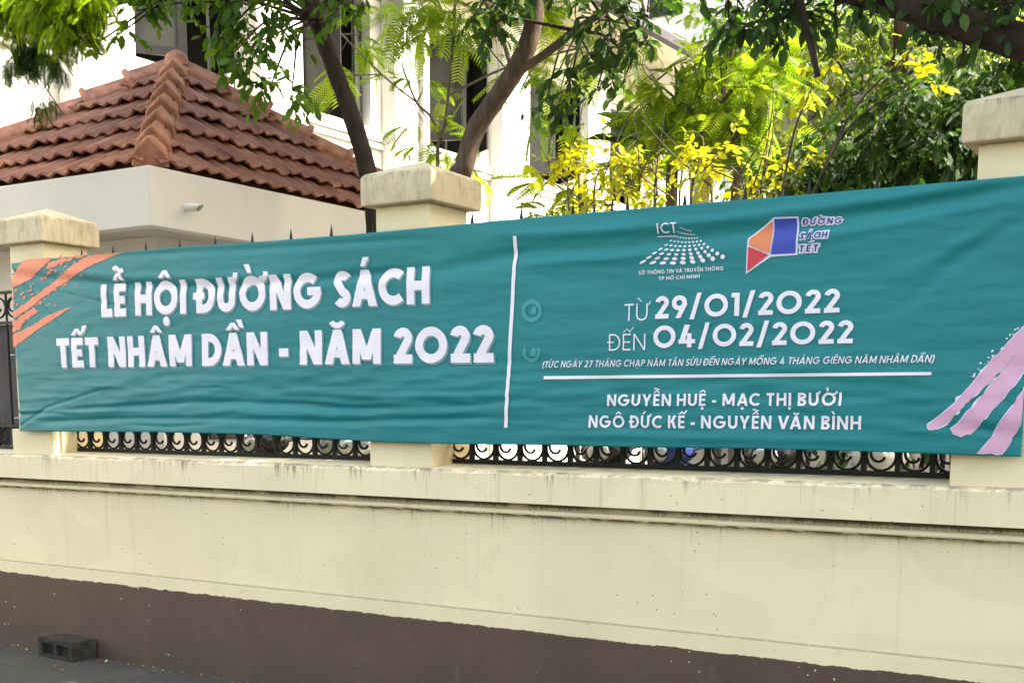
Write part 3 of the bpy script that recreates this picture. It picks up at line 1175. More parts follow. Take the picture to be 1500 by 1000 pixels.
# coral brush strokes, left
poly([(18, 402), (27, 391), (36, 380.5), (77, 377.2), (66, 389), (54, 399), (42, 410), (30, 417), (18, 421)], 'brush_stroke', M['ink_coral'], .003, jag=.0016, seed=1)
poly([(72, 384), (95, 377), (128, 372.6), (112, 378), (90, 386), (70, 394)], 'brush_stroke', M['ink_coral'], .003, jag=.004, seed=2)
poly([(19, 458), (36, 446), (72, 417), (108, 387), (130, 374), (181, 369.3), (160, 377), (140, 386), (119, 398), (100, 410), (83, 421), (60, 438), (40, 455), (22, 466)], 'brush_stroke', M['ink_coral'], .003, jag=.0016, seed=3)
poly([(19, 490), (47, 477), (72, 461), (107, 448.6), (86, 463), (54, 484), (20, 509)], 'brush_stroke', M['ink_coral'], .003, jag=.0014, seed=4)
poly([(19, 469), (30, 463), (48, 452), (58, 455), (44, 466), (32, 478), (19, 488)], 'brush_stroke', M['ink_coral'], .003, jag=.006, seed=5)
rr = random.Random(8)
sp = []
for k in range(90):
    u = rr.random()
    x = 20 + 90 * u + rr.gauss(0, 8)
    y = (462 - 62 * u + rr.gauss(0, 9)) if k % 2 else (440 - 62 * u + rr.gauss(0, 6))
    if x < 19: continue
    s = rr.uniform(.8, 2.6)
    sp.append([(x - s, y + s * .5), (x + s * .3, y + s * .8), (x + s * 1.2, y - s * .4), (x, y - s)])
poly(sp, 'brush_speckle', M['ink_coral'], .0034)
# pink brush strokes, right
PK = [[(85, 735), (90, 757), (105, 766), (150, 760), (240, 700), (330, 605), (440, 503), (520, 430), (580, 372), (640, 300), (800, 170), (800, 10), (727, 85), (650, 165), (590, 230), (520, 290), (480, 345), (420, 420), (380, 470), (320, 540), (250, 610), (190, 660), (120, 712)],
      [(240, 762), (262, 795), (310, 812), (370, 795), (430, 735), (500, 660), (560, 590), (620, 520), (690, 440), (727, 380), (800, 290), (800, 120), (660, 290), (590, 375), (500, 480), (430, 560), (385, 625), (350, 652), (315, 700), (280, 735)],
      [(415, 922), (580, 928), (640, 840), (700, 740), (800, 580), (800, 430), (727, 510), (690, 555), (650, 615), (600, 680), (560, 735), (530, 790), (490, 850), (455, 890)]]
PK = [[(1340 + x / 4.545, 460 + y / 4.545) for x, y in p_] for p_ in PK]


def grow_px(pts, g):
    n = len(pts)
    ar = sum(pts[i][0] * pts[(i + 1) % n][1] - pts[(i + 1) % n][0] * pts[i][1] for i in range(n))
    sg = 1 if ar > 0 else -1
    out = []
    for i in range(n):
        a, b = pts[i - 1], pts[(i + 1) % n]
        dx, dy = b[0] - a[0], b[1] - a[1]
        l = math.hypot(dx, dy) or 1
        out.append((pts[i][0] + sg * dy / l * g, pts[i][1] - sg * dx / l * g))
    return out


for i, pts in enumerate(PK):
    poly(grow_px(pts, 1.5), 'brush_stroke_edge', M['ink_pale'], .0026 + i * .0005, jag=.0035, seed=20 + i)
for i, pts in enumerate(PK):
    poly(pts, 'brush_stroke', M['ink_pink'], .0048 + i * .0005, jag=.0018, seed=30 + i)
sp = []
for k in range(34):
    u = rr.random()
    x, y = 1425 + 75 * u + rr.gauss(0, 4), 556 - 80 * u + rr.gauss(0, 5)
    s = rr.uniform(.8, 2.2)
    sp.append([(x - s, y + s * .5), (x + s * .3, y + s * .8), (x + s * 1.2, y - s * .4), (x, y - s)])
poly(sp, 'brush_speckle', M['ink_pale'], .0034)

# ------------------------------------------------------------------ guardhouse
HX, HY, HZ0, HZ1 = -7.45, 1.5, 2.90, 3.33
AX, AY = 3.75, 4.15
gx0, gy1 = HX - AX, HY + AY
hut = empty('guardhouse', (HX - AX / 2, HY + AY / 2, .35), 'small pale guardhouse with a red tiled pyramid roof behind the left pillar', 'guardhouse')
HINV = Matrix.Translation((-(HX - AX / 2), -(HY + AY / 2), -.35))


def hch(o):
    o.parent = hut
    o.matrix_parent_inverse = HINV
    return o


q = MB()
th = .12
q.box(gx0, HX, HY, HY + th, HZ0, HZ1).box(gx0, HX, gy1 - th, gy1, HZ0, HZ1).box(gx0, gx0 + th, HY + th, gy1 - th, HZ0, HZ1).box(HX - th, HX, HY + th, gy1 - th, HZ0, HZ1)
# one continuous ring instead of four butted boxes
q = MB()
o_ = [(gx0, HY), (HX, HY), (HX, gy1), (gx0, gy1)]
i_ = [(gx0 + th, HY + th), (HX - th, HY + th), (HX - th, gy1 - th), (gx0 + th, gy1 - th)]
vv = [(x, y, HZ0) for x, y in o_] + [(x, y, HZ1) for x, y in o_] + [(x, y, HZ0) for x, y in i_] + [(x, y, HZ1) for x, y in i_]
ff = []
for k in range(4):
    n_ = (k + 1) % 4
    ff += [(k, n_, n_ + 4, k + 4), (k + 8, k + 12, n_ + 12, n_ + 8), (k + 4, n_ + 4, n_ + 12, k + 12), (k, k + 8, n_ + 8, n_)]
hch(q.add(vv, ff).build('fascia', M['pwhite'], None, bevel=.008))
hch(MB().box(gx0 + th, HX - th, HY + th, gy1 - th, HZ0 + .02, HZ0 + .08).build('soffit', M['soffit'], None))
ins = .55
q = MB()
wx0, wx1, wy0, wy1 = gx0 + ins, HX - ins, HY + ins, gy1 - ins
q.box(wx0, wx1, wy0, wy0 + .12, .35, HZ0 + .02)
q.box(wx0, wx1, wy1 - .12, wy1, .35, HZ0 + .02)
q.box(wx0, wx0 + .12, wy0 + .12, wy1 - .12, .35, HZ0 + .02)
q.box(wx1 - .12, wx1, wy0 + .12, wy1 - .12, .35, HZ0 + .02)
hch(q.build('wall', M['pwhite'], None))
q = MB()
q.box(wx1 - .02, wx1 + .03, wy0 + .5, wy0 + 2.1, 1.3, 2.4)
gw = hch(q.build('window', M['dark'], None))
q = MB().box(wx1 + .03, wx1 + .036, wy0 + .56, wy0 + 1.27, 1.36, 2.34).box(wx1 + .03, wx1 + .036, wy0 + 1.33, wy0 + 2.04, 1.36, 2.34)
pn = q.build('pane', M['glass'], None)
pn.parent = gw
# white drain spout
dp = P(275, 305, HY + 1.0)
sp_y = PX(272, 304, HX)
q = MB()
pts = [(HX - .05, sp_y.y, sp_y.z + .01), (HX + .15, sp_y.y, sp_y.z - .015)]
for r_out, nn in ((.028, 14),):
    ringo, ringi = [], []
    for e_, p in enumerate(pts):
        ringo.append([(p[0] + (0 if e_ == 0 else .03 * math.sin(a)), p[1] + r_out * math.cos(a), p[2] + r_out * math.sin(a)) for a in [2 * math.pi * k / nn for k in range(nn)]])
        ringi.append([(p[0] + (0 if e_ == 0 else .03 * math.sin(a)), p[1] + (r_out - .005) * math.cos(a), p[2] + (r_out - .005) * math.sin(a)) for a in [2 * math.pi * k / nn for k in range(nn)]])
    rr_ = [ringo[0], ringo[1], ringi[1], ringi[0]]
    q.loft(rr_, cap=False)
hch(q.build('drain_spout', M['white'], None, smooth=True))

# roof
RZ0 = HZ1 - .02
APEX = Vector((HX - AX / 2, HY + AY / 2, HZ1 + 1.34))
inset = .06
cor = [Vector((gx0 + inset, HY + inset, RZ0)), Vector((HX - inset, HY + inset, RZ0)), Vector((HX - inset, gy1 - inset, RZ0)), Vector((gx0 + inset, gy1 - inset, RZ0))]
rrt = random.Random(3)
for k in range(4):
    a, b = cor[k], cor[(k + 1) % 4]
    W = (b - a).length
    ex = (b - a) / W
    mid = APEX - a
    pu = mid.dot(ex)
    base_pt = a + ex * pu
    up = APEX - base_pt
    L = up.length
    es_ = up / L
    nn = ex.cross(es_).normalized()
    if nn.z < 0: nn = -nn
    q = MB()
    ncs = 6
    e_len = L / ncs
    pitch = .175
    for c_ in range(ncs):
        s0, s1 = c_ * e_len - (.05 if c_ else 0.0), (c_ + 1) * e_len + .02
        s1 = min(s1, L)
        smid = max(s0, 0)
        lo = pu * smid / L
        hi = W - (W - pu) * smid / L
        x = math.floor(lo / pitch) * pitch
        gr = []
        while x < hi + .001:
            gr.append(x)
            x += pitch / 10
        cols = []
        jit = {}
        for gxx in gr:
            ti = math.floor(gxx / pitch + 1e-6)
            if ti not in jit: jit[ti] = (rrt.gauss(0, .018), rrt.gauss(0, .006))
            js, jn = jit[ti]
            fr = gxx / pitch - ti
            # roll and pan profile with a small central rib
            h = .038 * (0.5 + .5 * math.cos(2 * math.pi * fr)) ** .8 + .012 * math.exp(-((fr - .55) / .07) ** 2)
            c0 = []
            for (ss, lift) in ((s0 + js, .066), (s0 + js + .012, .075), ((s0 + s1) / 2, .042), (s1, .010)):
                l_, h_ = pu * max(ss, 0) / L, W - (W - pu) * max(ss, 0) / L
                xx = min(max(gxx, l_), h_)
                c0.append(a + ex * xx + es_ * ss + nn * (lift + h + jn))
            ss = s0 + js
            l_, h_ = pu * max(ss, 0) / L, W - (W - pu) * max(ss, 0) / L
            xx = min(max(gxx, l_), h_)
            c0.insert(0, a + ex * xx + es_ * (ss + .012) + nn * (.046 + h + jn))
            cols.append(c0)
        m_ = len(cols[0])
        vs = [p for cc in cols for p in cc]
        fs = []
        for i in range(len(cols) - 1):
            for j in range(m_ - 1):
                ids = (i * m_ + j, (i + 1) * m_ + j, (i + 1) * m_ + j + 1, i * m_ + j + 1)
                if (vs[ids[0]] - vs[ids[1]]).length < 1e-5 and (vs[ids[2]] - vs[ids[3]]).length < 1e-5: continue
                fs.append(ids)
        q.add(vs, fs)
    # board under the tiles
    q.add([a, b, APEX], [(0, 1, 2)])
    hch(q.build('roof_slope', M['tile'], None, fix=False))
# hip ridge caps
for k in range(4):
    a = cor[k]
    d = APEX - a
    L = d.length
    d /= L
    side = Vector((0, 0, 1)).cross(d).normalized()
    upv = d.cross(side)
    if upv.z < 0: upv = -upv
    q = MB()
    mo = MB()
    n_ = 7
    ln = L / n_
    for j in range(n_):
        p0 = a + d * (j * ln + (.10 if j == 0 else -.03)) + upv * .10
        p1 = a + d * ((j + 1) * ln + .05) + upv * .085
        rgs = []
        for (pp, sc, lift) in ((p0, 1.0, .022), (p0 + d * .012, 1.1, .034), (p0 + d * .05, 1.1, .034), (p0 + d * .062, .98, .014), (p1, .86, -.01)):
            rgs.append([pp + side * (x_ * sc) + upv * (y_ * sc + lift) for x_, y_ in ((-.125, -.13), (-.118, -.045), (-.10, -.02), (-.010, .068), (.010, .068), (.10, -.02), (.118, -.045), (.125, -.13))])
        q.loft(rgs)
    hch(q.build('hip_ridge', M['ridge'], None, bevel=.004, seg=1))
    mo.tube([a + upv * .02 + d * .45, APEX + upv * .02 - d * .05], .10, 8)
    hch(mo.build('ridge_mortar', M['mortar'], None))
q = MB().tube([APEX + Vector((0, 0, .05)), APEX + Vector((0, 0, .15)), APEX + Vector((0, 0, .185)), APEX + Vector((0, 0, .20))], [.13, .10, .05, .01], 8)
hch(q.build('apex_tile', M['ridge'], None, bevel=.006))

# ------------------------------------------------------------------ office building behind (facade on the plane x = FX)
FX = -14.0
bld = empty('office_building', (FX - 5, 16, .35), 'white two storey building with dark casement windows behind the trees', 'building')
BI = Matrix.Translation((-(FX - 5), -16, -.35))


def och(o, parent=None):
    o.parent = parent or bld
    if parent is None: o.matrix_parent_inverse = BI
    return o


WC = [4.75, 8.1, 11.45, 14.75, 18.1, 21.45]
WH = .86
WZ0, WZ1, EZ = 6.28, 8.25, 9.45
BY0, BY1 = -6.0, 26.5
q = MB()
dpt = .4
q.box(FX - dpt, FX, BY0, BY1, .35, WZ0)
q.box(FX - dpt, FX, BY0, BY1, WZ1, EZ)
ed_ = [BY0] + [v for c_ in WC for v in (c_ - WH, c_ + WH)] + [BY1]
for k in range(0, len(ed_), 2):
    q.box(FX - dpt, FX, ed_[k], ed_[k + 1], WZ0, WZ1)
q.box(FX - 9, FX - dpt, BY1 - .3, BY1, .35, EZ)
q.box(FX - 9, FX - dpt, BY0, BY0 + .3, .35, EZ)
och(q.build('wall', M['white'], None, fix=False))
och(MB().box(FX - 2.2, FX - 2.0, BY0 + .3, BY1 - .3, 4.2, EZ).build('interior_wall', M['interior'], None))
q = MB().box(FX + .003, FX + .10, BY0, BY1, WZ0 - .22, WZ0 - .08).box(FX + .003, FX + .06, BY0, BY1, WZ0 - .33, WZ0 - .223)
och(q.build('string_course', M['white'], None, bevel=.012))
q = MB().box(FX + .003, FX + .05, BY0, BY1, WZ1 + .12, EZ - .02)
och(q.build('frieze', M['frieze'], None))
for k in range(len(WC) + 1):
    yc = (WC[k] if k < len(WC) else WC[-1] + 3.35) - 1.66
    o = MB().box(FX + .003, FX + .30, yc - .50, yc + .50, .35, EZ - .03).build('pilaster', M['white'], None, bevel=.015)
    och(o)
for k, yc in enumerate(WC):
    fr = MB()
    x0, x1 = FX - .26, FX - .18
    fr.box(x0, x1, yc - WH, yc - WH + .07, WZ0, WZ1).box(x0, x1, yc + WH - .07, yc + WH, WZ0, WZ1)
    fr.box(x0, x1, yc - WH + .07, yc + WH - .07, WZ0, WZ0 + .07).box(x0, x1, yc - WH + .07, yc + WH - .07, WZ1 - .09, WZ1)
    fr.box(x0, x1, yc - .035, yc + .035, WZ0 + .07, WZ1 - .09)
    win = och(fr.build('window', M['dark'], None))
    win.matrix_parent_inverse = BI
    # two casements, hinged at the jambs and swung open to different angles
    for s, ang in ((-1, (60, 42, 70, 66, 40, 50)[k]), (1, (34, 66, 30, 58, 64, 40)[k])):
        hinge = Vector((FX - .17, yc + s * (WH - .07), 0))
        wd = WH - .11
        m_ = Matrix.Translation(hinge) @ Matrix.Rotation(R(ang) * (1 if s < 0 else -1) * -1, 4, 'Z')
        y0_, y1_ = (0, wd) if s < 0 else (-wd, 0)
        z0_, z1_ = WZ0 + .08, WZ1 - .1
        sh = MB()
        sh.box(0, .04, y0_, y0_ + .12, z0_, z1_, m_).box(0, .04, y1_ - .12, y1_, z0_, z1_, m_)
        sh.box(0, .04, y0_ + .12, y1_ - .12, z0_, z0_ + .12, m_).box(0, .04, y0_ + .12, y1_ - .12, z1_ - .12, z1_, m_)
        sh.box(.005, .035, y0_ + .06, y1_ - .06, z0_ + .95, z0_ + .98, m_)
        och(sh.build('sash', M['dark'], None), win)
        gp = MB().box(.015, .022, y0_ + .06, y1_ - .06, z0_ + .07, z0_ + .95, m_).box(.015, .022, y0_ + .06, y1_ - .06, z0_ + .98, z1_ - .07, m_)
        och(gp.build('pane', M['glass'], None), win)
q = MB().box(FX - 9, FX + 1.25, BY0 - .8, BY1 + .6, EZ, EZ + .16)
och(q.build('eave', M['frieze'], None))
q = MB().box(FX + 1.253, FX + 1.42, BY0 - .8, BY1 + .6, EZ - .02, EZ + .2)
och(q.build('gutter', M['gutter'], None, bevel=.03))
q = MB()
q.add([(FX + 1.3, BY0 - .8, EZ + .18), (FX + 1.3, BY1 + .6, EZ + .18), (FX - 9, BY1 + .6, EZ + .18), (FX - 9, BY0 - .8, EZ + .18), (FX - 4, BY0 + 4, EZ + 3), (FX - 4, BY1 - 4, EZ + 3)],
      [(0, 1, 5, 4), (1, 2, 5), (2, 3, 4, 5), (3, 0, 4)])
och(q.build('roof', M['tile'], None))
dpy = 13.1 + .2
q = MB().tube([(FX + .36, dpy, .4), (FX + .36, dpy, 8.9), (FX + .5, dpy, 9.1)], .045, 8)
for zz in (2.0, 4.5, 6.0, 7.2, 8.4): q.box(FX + .302, FX + .41, dpy - .06, dpy + .06, zz, zz + .05)
och(q.build('downpipe', M['soffit'], None))
# floodlight on the pilaster head
fl = PX(592, 12, FX + .45)
fle = empty('floodlight', fl, 'grey floodlight on a dark bracket high on the white building', 'floodlight')
q = MB().box(-.18, .16, -.25, .25, -.13, .12, Matrix.Rotation(R(25), 4, 'Y'))
q.build('housing', M['grey'], fle, bevel=.03)
MB().box(.161, .168, -.21, .21, -.11, .1, Matrix.Rotation(R(25), 4, 'Y')).build('lens', M['lamp'], fle)
MB().box(-.18, -.05, -.04, .04, .1, .35).box(-.18, -.14, -.3, .3, .11, .16).build('bracket', M['black'], fle)

# ------------------------------------------------------------------ far pale block, added to whiten the sky area, and annex
fb = P(1060, 40, 40)
q = empty('sky_backdrop_block', (fb.x, 44, .35), 'tall pale pinkish block added far behind the trees to fill the bright sky area', 'building')
bi = Matrix.Translation((-fb.x, -44, -.35))
b_ = MB().box(fb.x - 9, fb.x + 12, 40, 50, .35, 34)
o = b_.build('wall', plain('pale_pink_render', (.82, .76, .72), .85, .2, 0, .06, .3), q)
o.matrix_parent_inverse = bi
for fl_ in range(9):
    for c_ in range(5):
        xx = fb.x - 7 + c_ * 4
        zz = 3 + fl_ * 3.3
        o = MB().box(xx, xx + 1.3, 39.93, 39.995, zz, zz + 1.5).build('window', M['glass'], q)
        o.matrix_parent_inverse = bi
an = empty('annex', (-5, 10.5, .35), 'low grey annex with a concrete canopy and a dark opening behind the yellow shrub', 'building')
ai = Matrix.Translation((5, -10.5, -.35))


def ach(o):
    o.parent = an
    o.matrix_parent_inverse = ai
    return o


AYp = 10.0
c1, c2 = P(1128, 134, AYp - .9), P(1236, 144, AYp - .9)
o1, o2 = P(1036, 236, AYp), P(1132, 300, AYp)
xl, xr = P(1012, 200, AYp).x, P(1420, 200, AYp).x
zt = P(1200, 150, AYp).z
q = MB()
q.box(xl, o1.x, AYp, AYp + .25, .35, zt).box(o2.x, xr, AYp, AYp + .25, .35, zt).box(o1.x, o2.x, AYp, AYp + .25, o1.z, zt).box(o1.x, o2.x, AYp, AYp + .25, .35, 1.5)
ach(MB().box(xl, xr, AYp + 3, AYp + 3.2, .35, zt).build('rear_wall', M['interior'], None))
ach(q.build('wall', M['grey'], None, fix=False))
ach(MB().box(c1.x, xr + .3, AYp - .9, AYp + 3.2, zt + .002, zt + .20).build('canopy', M['pwhite'], None, bevel=.02))
ach(MB().box(o1.x - .05, o2.x + .05, AYp - .07, AYp - .002, 1.42, 1.5).build('sill', M['white'], None))

# ------------------------------------------------------------------ foliage
RNG = np.random.default_rng(11)
T_BROAD = (np.array([(0, 0, 0), (.28, .20, .03), (.66, .21, .035), (1, 0, -.06), (.66, -.21, .035), (.28, -.20, .03), (.5, 0, 0)]), [(0, 6, 2, 1), (6, 3, 2), (0, 5, 4, 6), (6, 4, 3)])


def frond_template(n=11, wid=.024, pl=.34, curl=-.12):
    v, f = [], []
    for i in range(n):
        u = .1 + .9 * i / (n - 1)
        ln = pl * math.sin(math.pi * min(1, .16 + .8 * (1 - abs(u - .5) * 1.25)) / 1.9)
        for s in (-1, 1):
            b = len(v)
            z0 = curl * u * u
            c = (u, 0, z0)
            tip = (u + .12 * ln / pl + .05, s * ln, z0 - .05)
            v += [(c[0] - wid * .6, 0, z0), (c[0] + wid * .6, 0, z0), ((c[0] + tip[0]) / 2 + wid, s * ln * .55, z0 + .01), tip, ((c[0] + tip[0]) / 2 - wid, s * ln * .55, z0 + .01)]
            f.append((b, b + 1, b + 2, b + 3, b + 4))
    b = len(v)
    v += [(0, -.008, 0), (0, .008, 0), (1, .004, curl), (1, -.004, curl)]
    f.append((b, b + 1, b + 2, b + 3))
    return np.array(v), f


T_FROND = frond_template()
T_FINE = frond_template(16, .014, .26, -.25)


def palm_template(n=22):
    v, f = [], []
    for i in range(n):
        u = .12 + .86 * i / (n - 1)
        z0 = -.35 * u * u
        ln = .42 * math.sin(math.pi * (.12 + .8 * (1 - u))) + .08
        for s in (-1, 1):
            b = len(v)
            v += [(u - .008, 0, z0), (u + .008, 0, z0), (u + .12 + .014, s * ln * .6, z0 - .02), (u + .22, s * ln, z0 - .16), (u + .12 - .01, s * ln * .6, z0 - .02)]
            f.append((b, b + 1, b + 2, b + 3, b + 4))
    for i in range(6):
        u0, u1 = i / 6, (i + 1) / 6
        b = len(v)
        v += [(u0, -.01, -.35 * u0 * u0), (u0, .01, -.35 * u0 * u0), (u1, .008, -.35 * u1 * u1), (u1, -.008, -.35 * u1 * u1)]
        f.append((b, b + 1, b + 2, b + 3))
    return np.array(v), f


T_PALM = palm_template()


def leaf_object(name, mat, parent, inv, pos, dirs, size, template, tint, roll=None):
    """many leaves as one mesh: pos (n,3), dirs (n,3), size (n,), tint (n,)"""
    pos, dirs, size = np.asarray(pos, float), np.asarray(dirs, float), np.asarray(size, float)
    n = len(pos)
    dirs = dirs / np.linalg.norm(dirs, axis=1, keepdims=True)
    upv = RNG.normal(0, .45, (n, 3)) + np.array([0, 0, 1.0])
    side = np.cross(upv, dirs)
    side /= np.linalg.norm(side, axis=1, keepdims=True) + 1e-9
    nor = np.cross(dirs, side)
    tv, tf = template
    V = pos[:, None, :] + size[:, None, None] * (tv[None, :, 0:1] * dirs[:, None, :] + tv[None, :, 1:2] * side[:, None, :] + tv[None, :, 2:3] * nor[:, None, :])
    nvv = len(tv)
    V = V.reshape(-1, 3)
    lens = np.array([len(f) for f in tf])
    flat = np.concatenate([np.array(f) for f in tf])
    loops = (np.arange(n)[:, None] * nvv + flat[None, :]).reshape(-1)
    tot = np.tile(lens, n)
    me = bpy.data.meshes.new(name)
    me.vertices.add(len(V))
    me.vertices.foreach_set('co', V.astype(np.float32).reshape(-1))
    me.loops.add(len(loops))
    me.loops.foreach_set('vertex_index', loops.astype(np.int32))
    me.polygons.add(len(tot))
    st = np.concatenate([[0], np.cumsum(tot)[:-1]]).astype(np.int32)
    me.polygons.foreach_set('loop_start', st)
    me.polygons.foreach_set('loop_total', tot.astype(np.int32))
    me.update(calc_edges=True)
    at = me.attributes.new('tint', 'FLOAT', 'FACE')
    at.data.foreach_set('value', np.repeat(np.clip(tint, 0, 1), len(tf)).astype(np.float32))
    me.materials.append(mat)
    o = bpy.data.objects.new(name, me)
    link(o, parent)
    if inv is not None: o.matrix_parent_inverse = inv
    return o


def sprays(blobs, droop=.5, length=(.25, .5), nleaf=9, lsize=.09, out=.7, hang=.4, seed=0):
    """blobs: (centre, (rx,ry,rz), count).  Returns leaf arrays and twig polylines."""
    g = np.random.default_rng(seed)
    pos, dirs, size, tint, twigs = [], [], [], [], []
    for c, r, n in blobs:
        c = np.array(c[:])
        r = np.array(r)
        bt = g.normal(0, .12)
        for _ in range(n):
            d0 = g.normal(0, 1, 3)
            d0 /= np.linalg.norm(d0)
            p = c + d0 * r * g.random() ** .5 * .8
            d = d0 * out + g.normal(0, .45, 3) + np.array([0, 0, -.15])
            d /= np.linalg.norm(d)
            L = g.uniform(*length)
            k = nleaf + g.integers(-2, 3)
            pts = [p.copy()]
            st = .5 + bt + g.normal(0, .16)
            for j in range(k):
                d = d + np.array([0, 0, -droop / k]) + g.normal(0, .07, 3)
                d /= np.linalg.norm(d)
                p = p + d * L / k
                pts.append(p.copy())
                sd = np.cross(d, np.array([0, 0, 1.0]) + g.normal(0, .3, 3))
                sd /= np.linalg.norm(sd) + 1e-9
                s = 1 if j % 2 else -1
                ld = d * .55 + sd * s * .8 + np.array([0, 0, -hang]) + g.normal(0, .25, 3)
                if j == k - 1: ld = d + np.array([0, 0, -hang])
                pos.append(p.copy())
                dirs.append(ld)
                size.append(lsize * g.uniform(.5, 1.25))
                tint.append(st + g.normal(0, .14))
            twigs.append(pts)
    return pos, dirs, size, np.array(tint), twigs


def blob(px, py, Y, rpx, rpy, n, dep=None):
    c = P(px, py, Y)
    s = sc_at(c)
    rx, rz = rpx / s, rpy / s
    return (c, (rx, dep if dep is not None else min(rx, .8), rz), n)


def tree(name, label, cat, base, group=None):
    e = empty(name, base, label, cat, group)
    return e, Matrix.Translation((-base[0], -base[1], -base[2]))


def curve_pts(pts, n=6):
    """Catmull-Rom through points"""
    pts = [Vector(p) for p in pts]
    q = [pts[0] * 2 - pts[1]] + pts + [pts[-1] * 2 - pts[-2]]
    out = []
    for i in range(1, len(q) - 2):
        for k in range(n):
            u = k / n
            a, b, c, d = q[i - 1], q[i], q[i + 1], q[i + 2]
            out.append(.5 * ((2 * b) + (c - a) * u + (2 * a - 5 * b + 4 * c - d) * u * u + (3 * b - a - 3 * c + d) * u ** 3))
    out.append(pts[-1])
    return out


def limb(m, pts, r0, r1, n=6, sides=10, knob=.06, seed=0):
    q = curve_pts(pts, n)
    rg = random.Random(seed)
    rad = [(r0 + (r1 - r0) * i / (len(q) - 1)) * (1 + rg.uniform(-knob, knob)) for i in range(len(q))]
    m.tube(q, rad, sides)


def twig_mesh(m, twigs, r=.004, every=1):
    for tw in twigs[::every]:
        m.tube(tw[::2] if len(tw) > 4 else tw, [r * (1 - .7 * i / max(1, len(tw[::2]) - 1)) for i in range(len(tw[::2]))] if len(tw) > 4 else r, 3, cap=False)


def connect(m, anchors, blobs, r=.012, seed=1):
    """limbs from the nearest anchor point to every blob"""
    rg = random.Random(seed)
    for c, rd, n in blobs:
        a = min(anchors, key=lambda p: (Vector(p) - Vector(c)).length + rg.uniform(0, .3))
        a, c = Vector(a), Vector(c)
        mid = (a + c) / 2 + Vector((rg.gauss(0, .08), rg.gauss(0, .08), .12 * (a - c).length))
        limb(m, [a, mid, c], r * 1.4, r * .5, 5, 6, .05, rg.randint(0, 999))


def finish(e, inv, leaves, mat, template, tw=True, r=.004, bark='bark_grey', every=1, extra=None, crown='crown', scale_t=None):
    pos, dirs, size, tint, twigs = leaves
    leaf_object(crown, M[mat], e, inv, pos, dirs, size, template, tint)
    m = extra or MB()
    if tw: twig_mesh(m, twigs, r, every)
    if m.v:
        o = m.build('branches', M[bark], e, smooth=True, fix=False)
        o.matrix_parent_inverse = inv


# --- tree with the dark trunk, broad leaves hanging over the guardhouse roof
YA = 3.0
ba = P(551, 345, YA)
base = Vector((ba.x + .06, YA, .35))
e, inv = tree('broadleaf_tree', 'dark slender trunk leaning left, broad leaves hanging over the tiled roof', 'tree', base)
m = MB()
tr = [base, P(549, 330, YA), P(538, 250, YA), P(515, 170, YA), P(487, 95, YA), P(460, 20, YA), P(440, -60, YA), P(420, -160, YA + .1), P(410, -280, YA + .2)]
limb(m, tr, .078, .056, 6, 12, .05, 3)
o = m.build('trunk', M['bark_dark'], e, smooth=True)
o.matrix_parent_inverse = inv
B = [blob(170, -12, 2.2, 36, 14, 9), blob(200, 16, 2.2, 22, 18, 7), blob(180, 46, 2.2, 18, 12, 4), blob(135, 68, 2.2, 12, 10, 3), blob(215, -12, 2.2, 24, 14, 8), blob(255, -8, 2.2, 24, 16, 6), blob(300, 4, 2.2, 12, 18, 3),
     blob(335, 5, 2.2, 26, 24, 8), blob(325, 55, 2.2, 18, 24, 7), blob(372, 15, 2.2, 24, 26, 10), blob(345, 75, 2.2, 20, 20, 7), blob(372, 65, 2.2, 26, 24, 12), blob(412, 42, 2.3, 22, 28, 10), blob(430, -2, 2.5, 18, 20, 7), blob(362, 100, 2.2, 22, 16, 7), blob(395, 130, 2.2, 20, 12, 7), blob(428, 132, 2.2, 22, 15, 9),
     blob(500, 2, 2.7, 24, 18, 7), blob(530, -10, 2.7, 16, 14, 4), blob(300, -50, 2.2, 190, 26, 60), blob(120, 40, 2.2, 16, 14, 3)]
br = MB()
connect(br, [P(450, -20, YA), P(430, -90, YA), P(465, 30, YA), P(420, -160, YA + .1)], B, .011, 4)
gh_ = random.Random(77)
hi = []  # unseen upper crown, placed to keep sun off the guardhouse
for k in range(96):
    x, y = gh_.uniform(-8.2, -3.5), gh_.uniform(2.9, 8.0)
    zlo = max(6.4, 3.43 + .36 * y - .2 * (x + 3.3) + .5)
    hi.append((Vector((x, y, zlo + gh_.uniform(.3, 2.4))), (.75, .75, .5), 52))
connect(br, [P(410, -280, YA + .2)], hi, .02, 5)
lv = sprays(B, .5, (.13, .26), 6, .105, .5, .5, 21)
lv2 = sprays(hi, .5, (.35, .7), 9, .23, .7, .4, 22)
lv = tuple(list(a) + list(b) for a, b in zip(lv[:3], lv2[:3])) + (np.concatenate([lv[3], lv2[3]]), lv[4] + lv2[4])
finish(e, inv, lv, 'lf_broad', T_BROAD, True, .004, 'bark_dark', 1, br)

# --- tree with the brown trunk leaning right
YB = 3.0
base = Vector((P(672, 345, YB).x, YB, .35))
e, inv = tree('broadleaf_tree', 'brown trunk leaning right behind the middle pillar, dark broad leaves hanging in clumps', 'tree', base)
m = MB()
trb = [base, P(668, 320, YB), P(680, 245, YB), P(697, 190, YB), P(730, 140, YB), P(765, 85, YB), P(782, 30, YB), P(786, -40, YB), P(790, -140, YB), P(800, -260, YB)]
limb(m, trb, .080, .062, 6, 12, .04, 8)
limb(m, [P(752, 110, YB), P(800, 78, YB), P(842, 45, YB), P(880, 20, YB), P(930, -20, YB)], .035, .02, 5, 8, .05, 9)
limb(m, [P(748, 95, YB + .05), P(735, 55, YB + .1), P(722, 25, YB + .1), P(700, -15, YB + .1)], .02, .012, 5, 6, .05, 10)
o = m.build('trunk', M['bark_brown'], e, smooth=True)
o.matrix_parent_inverse = inv
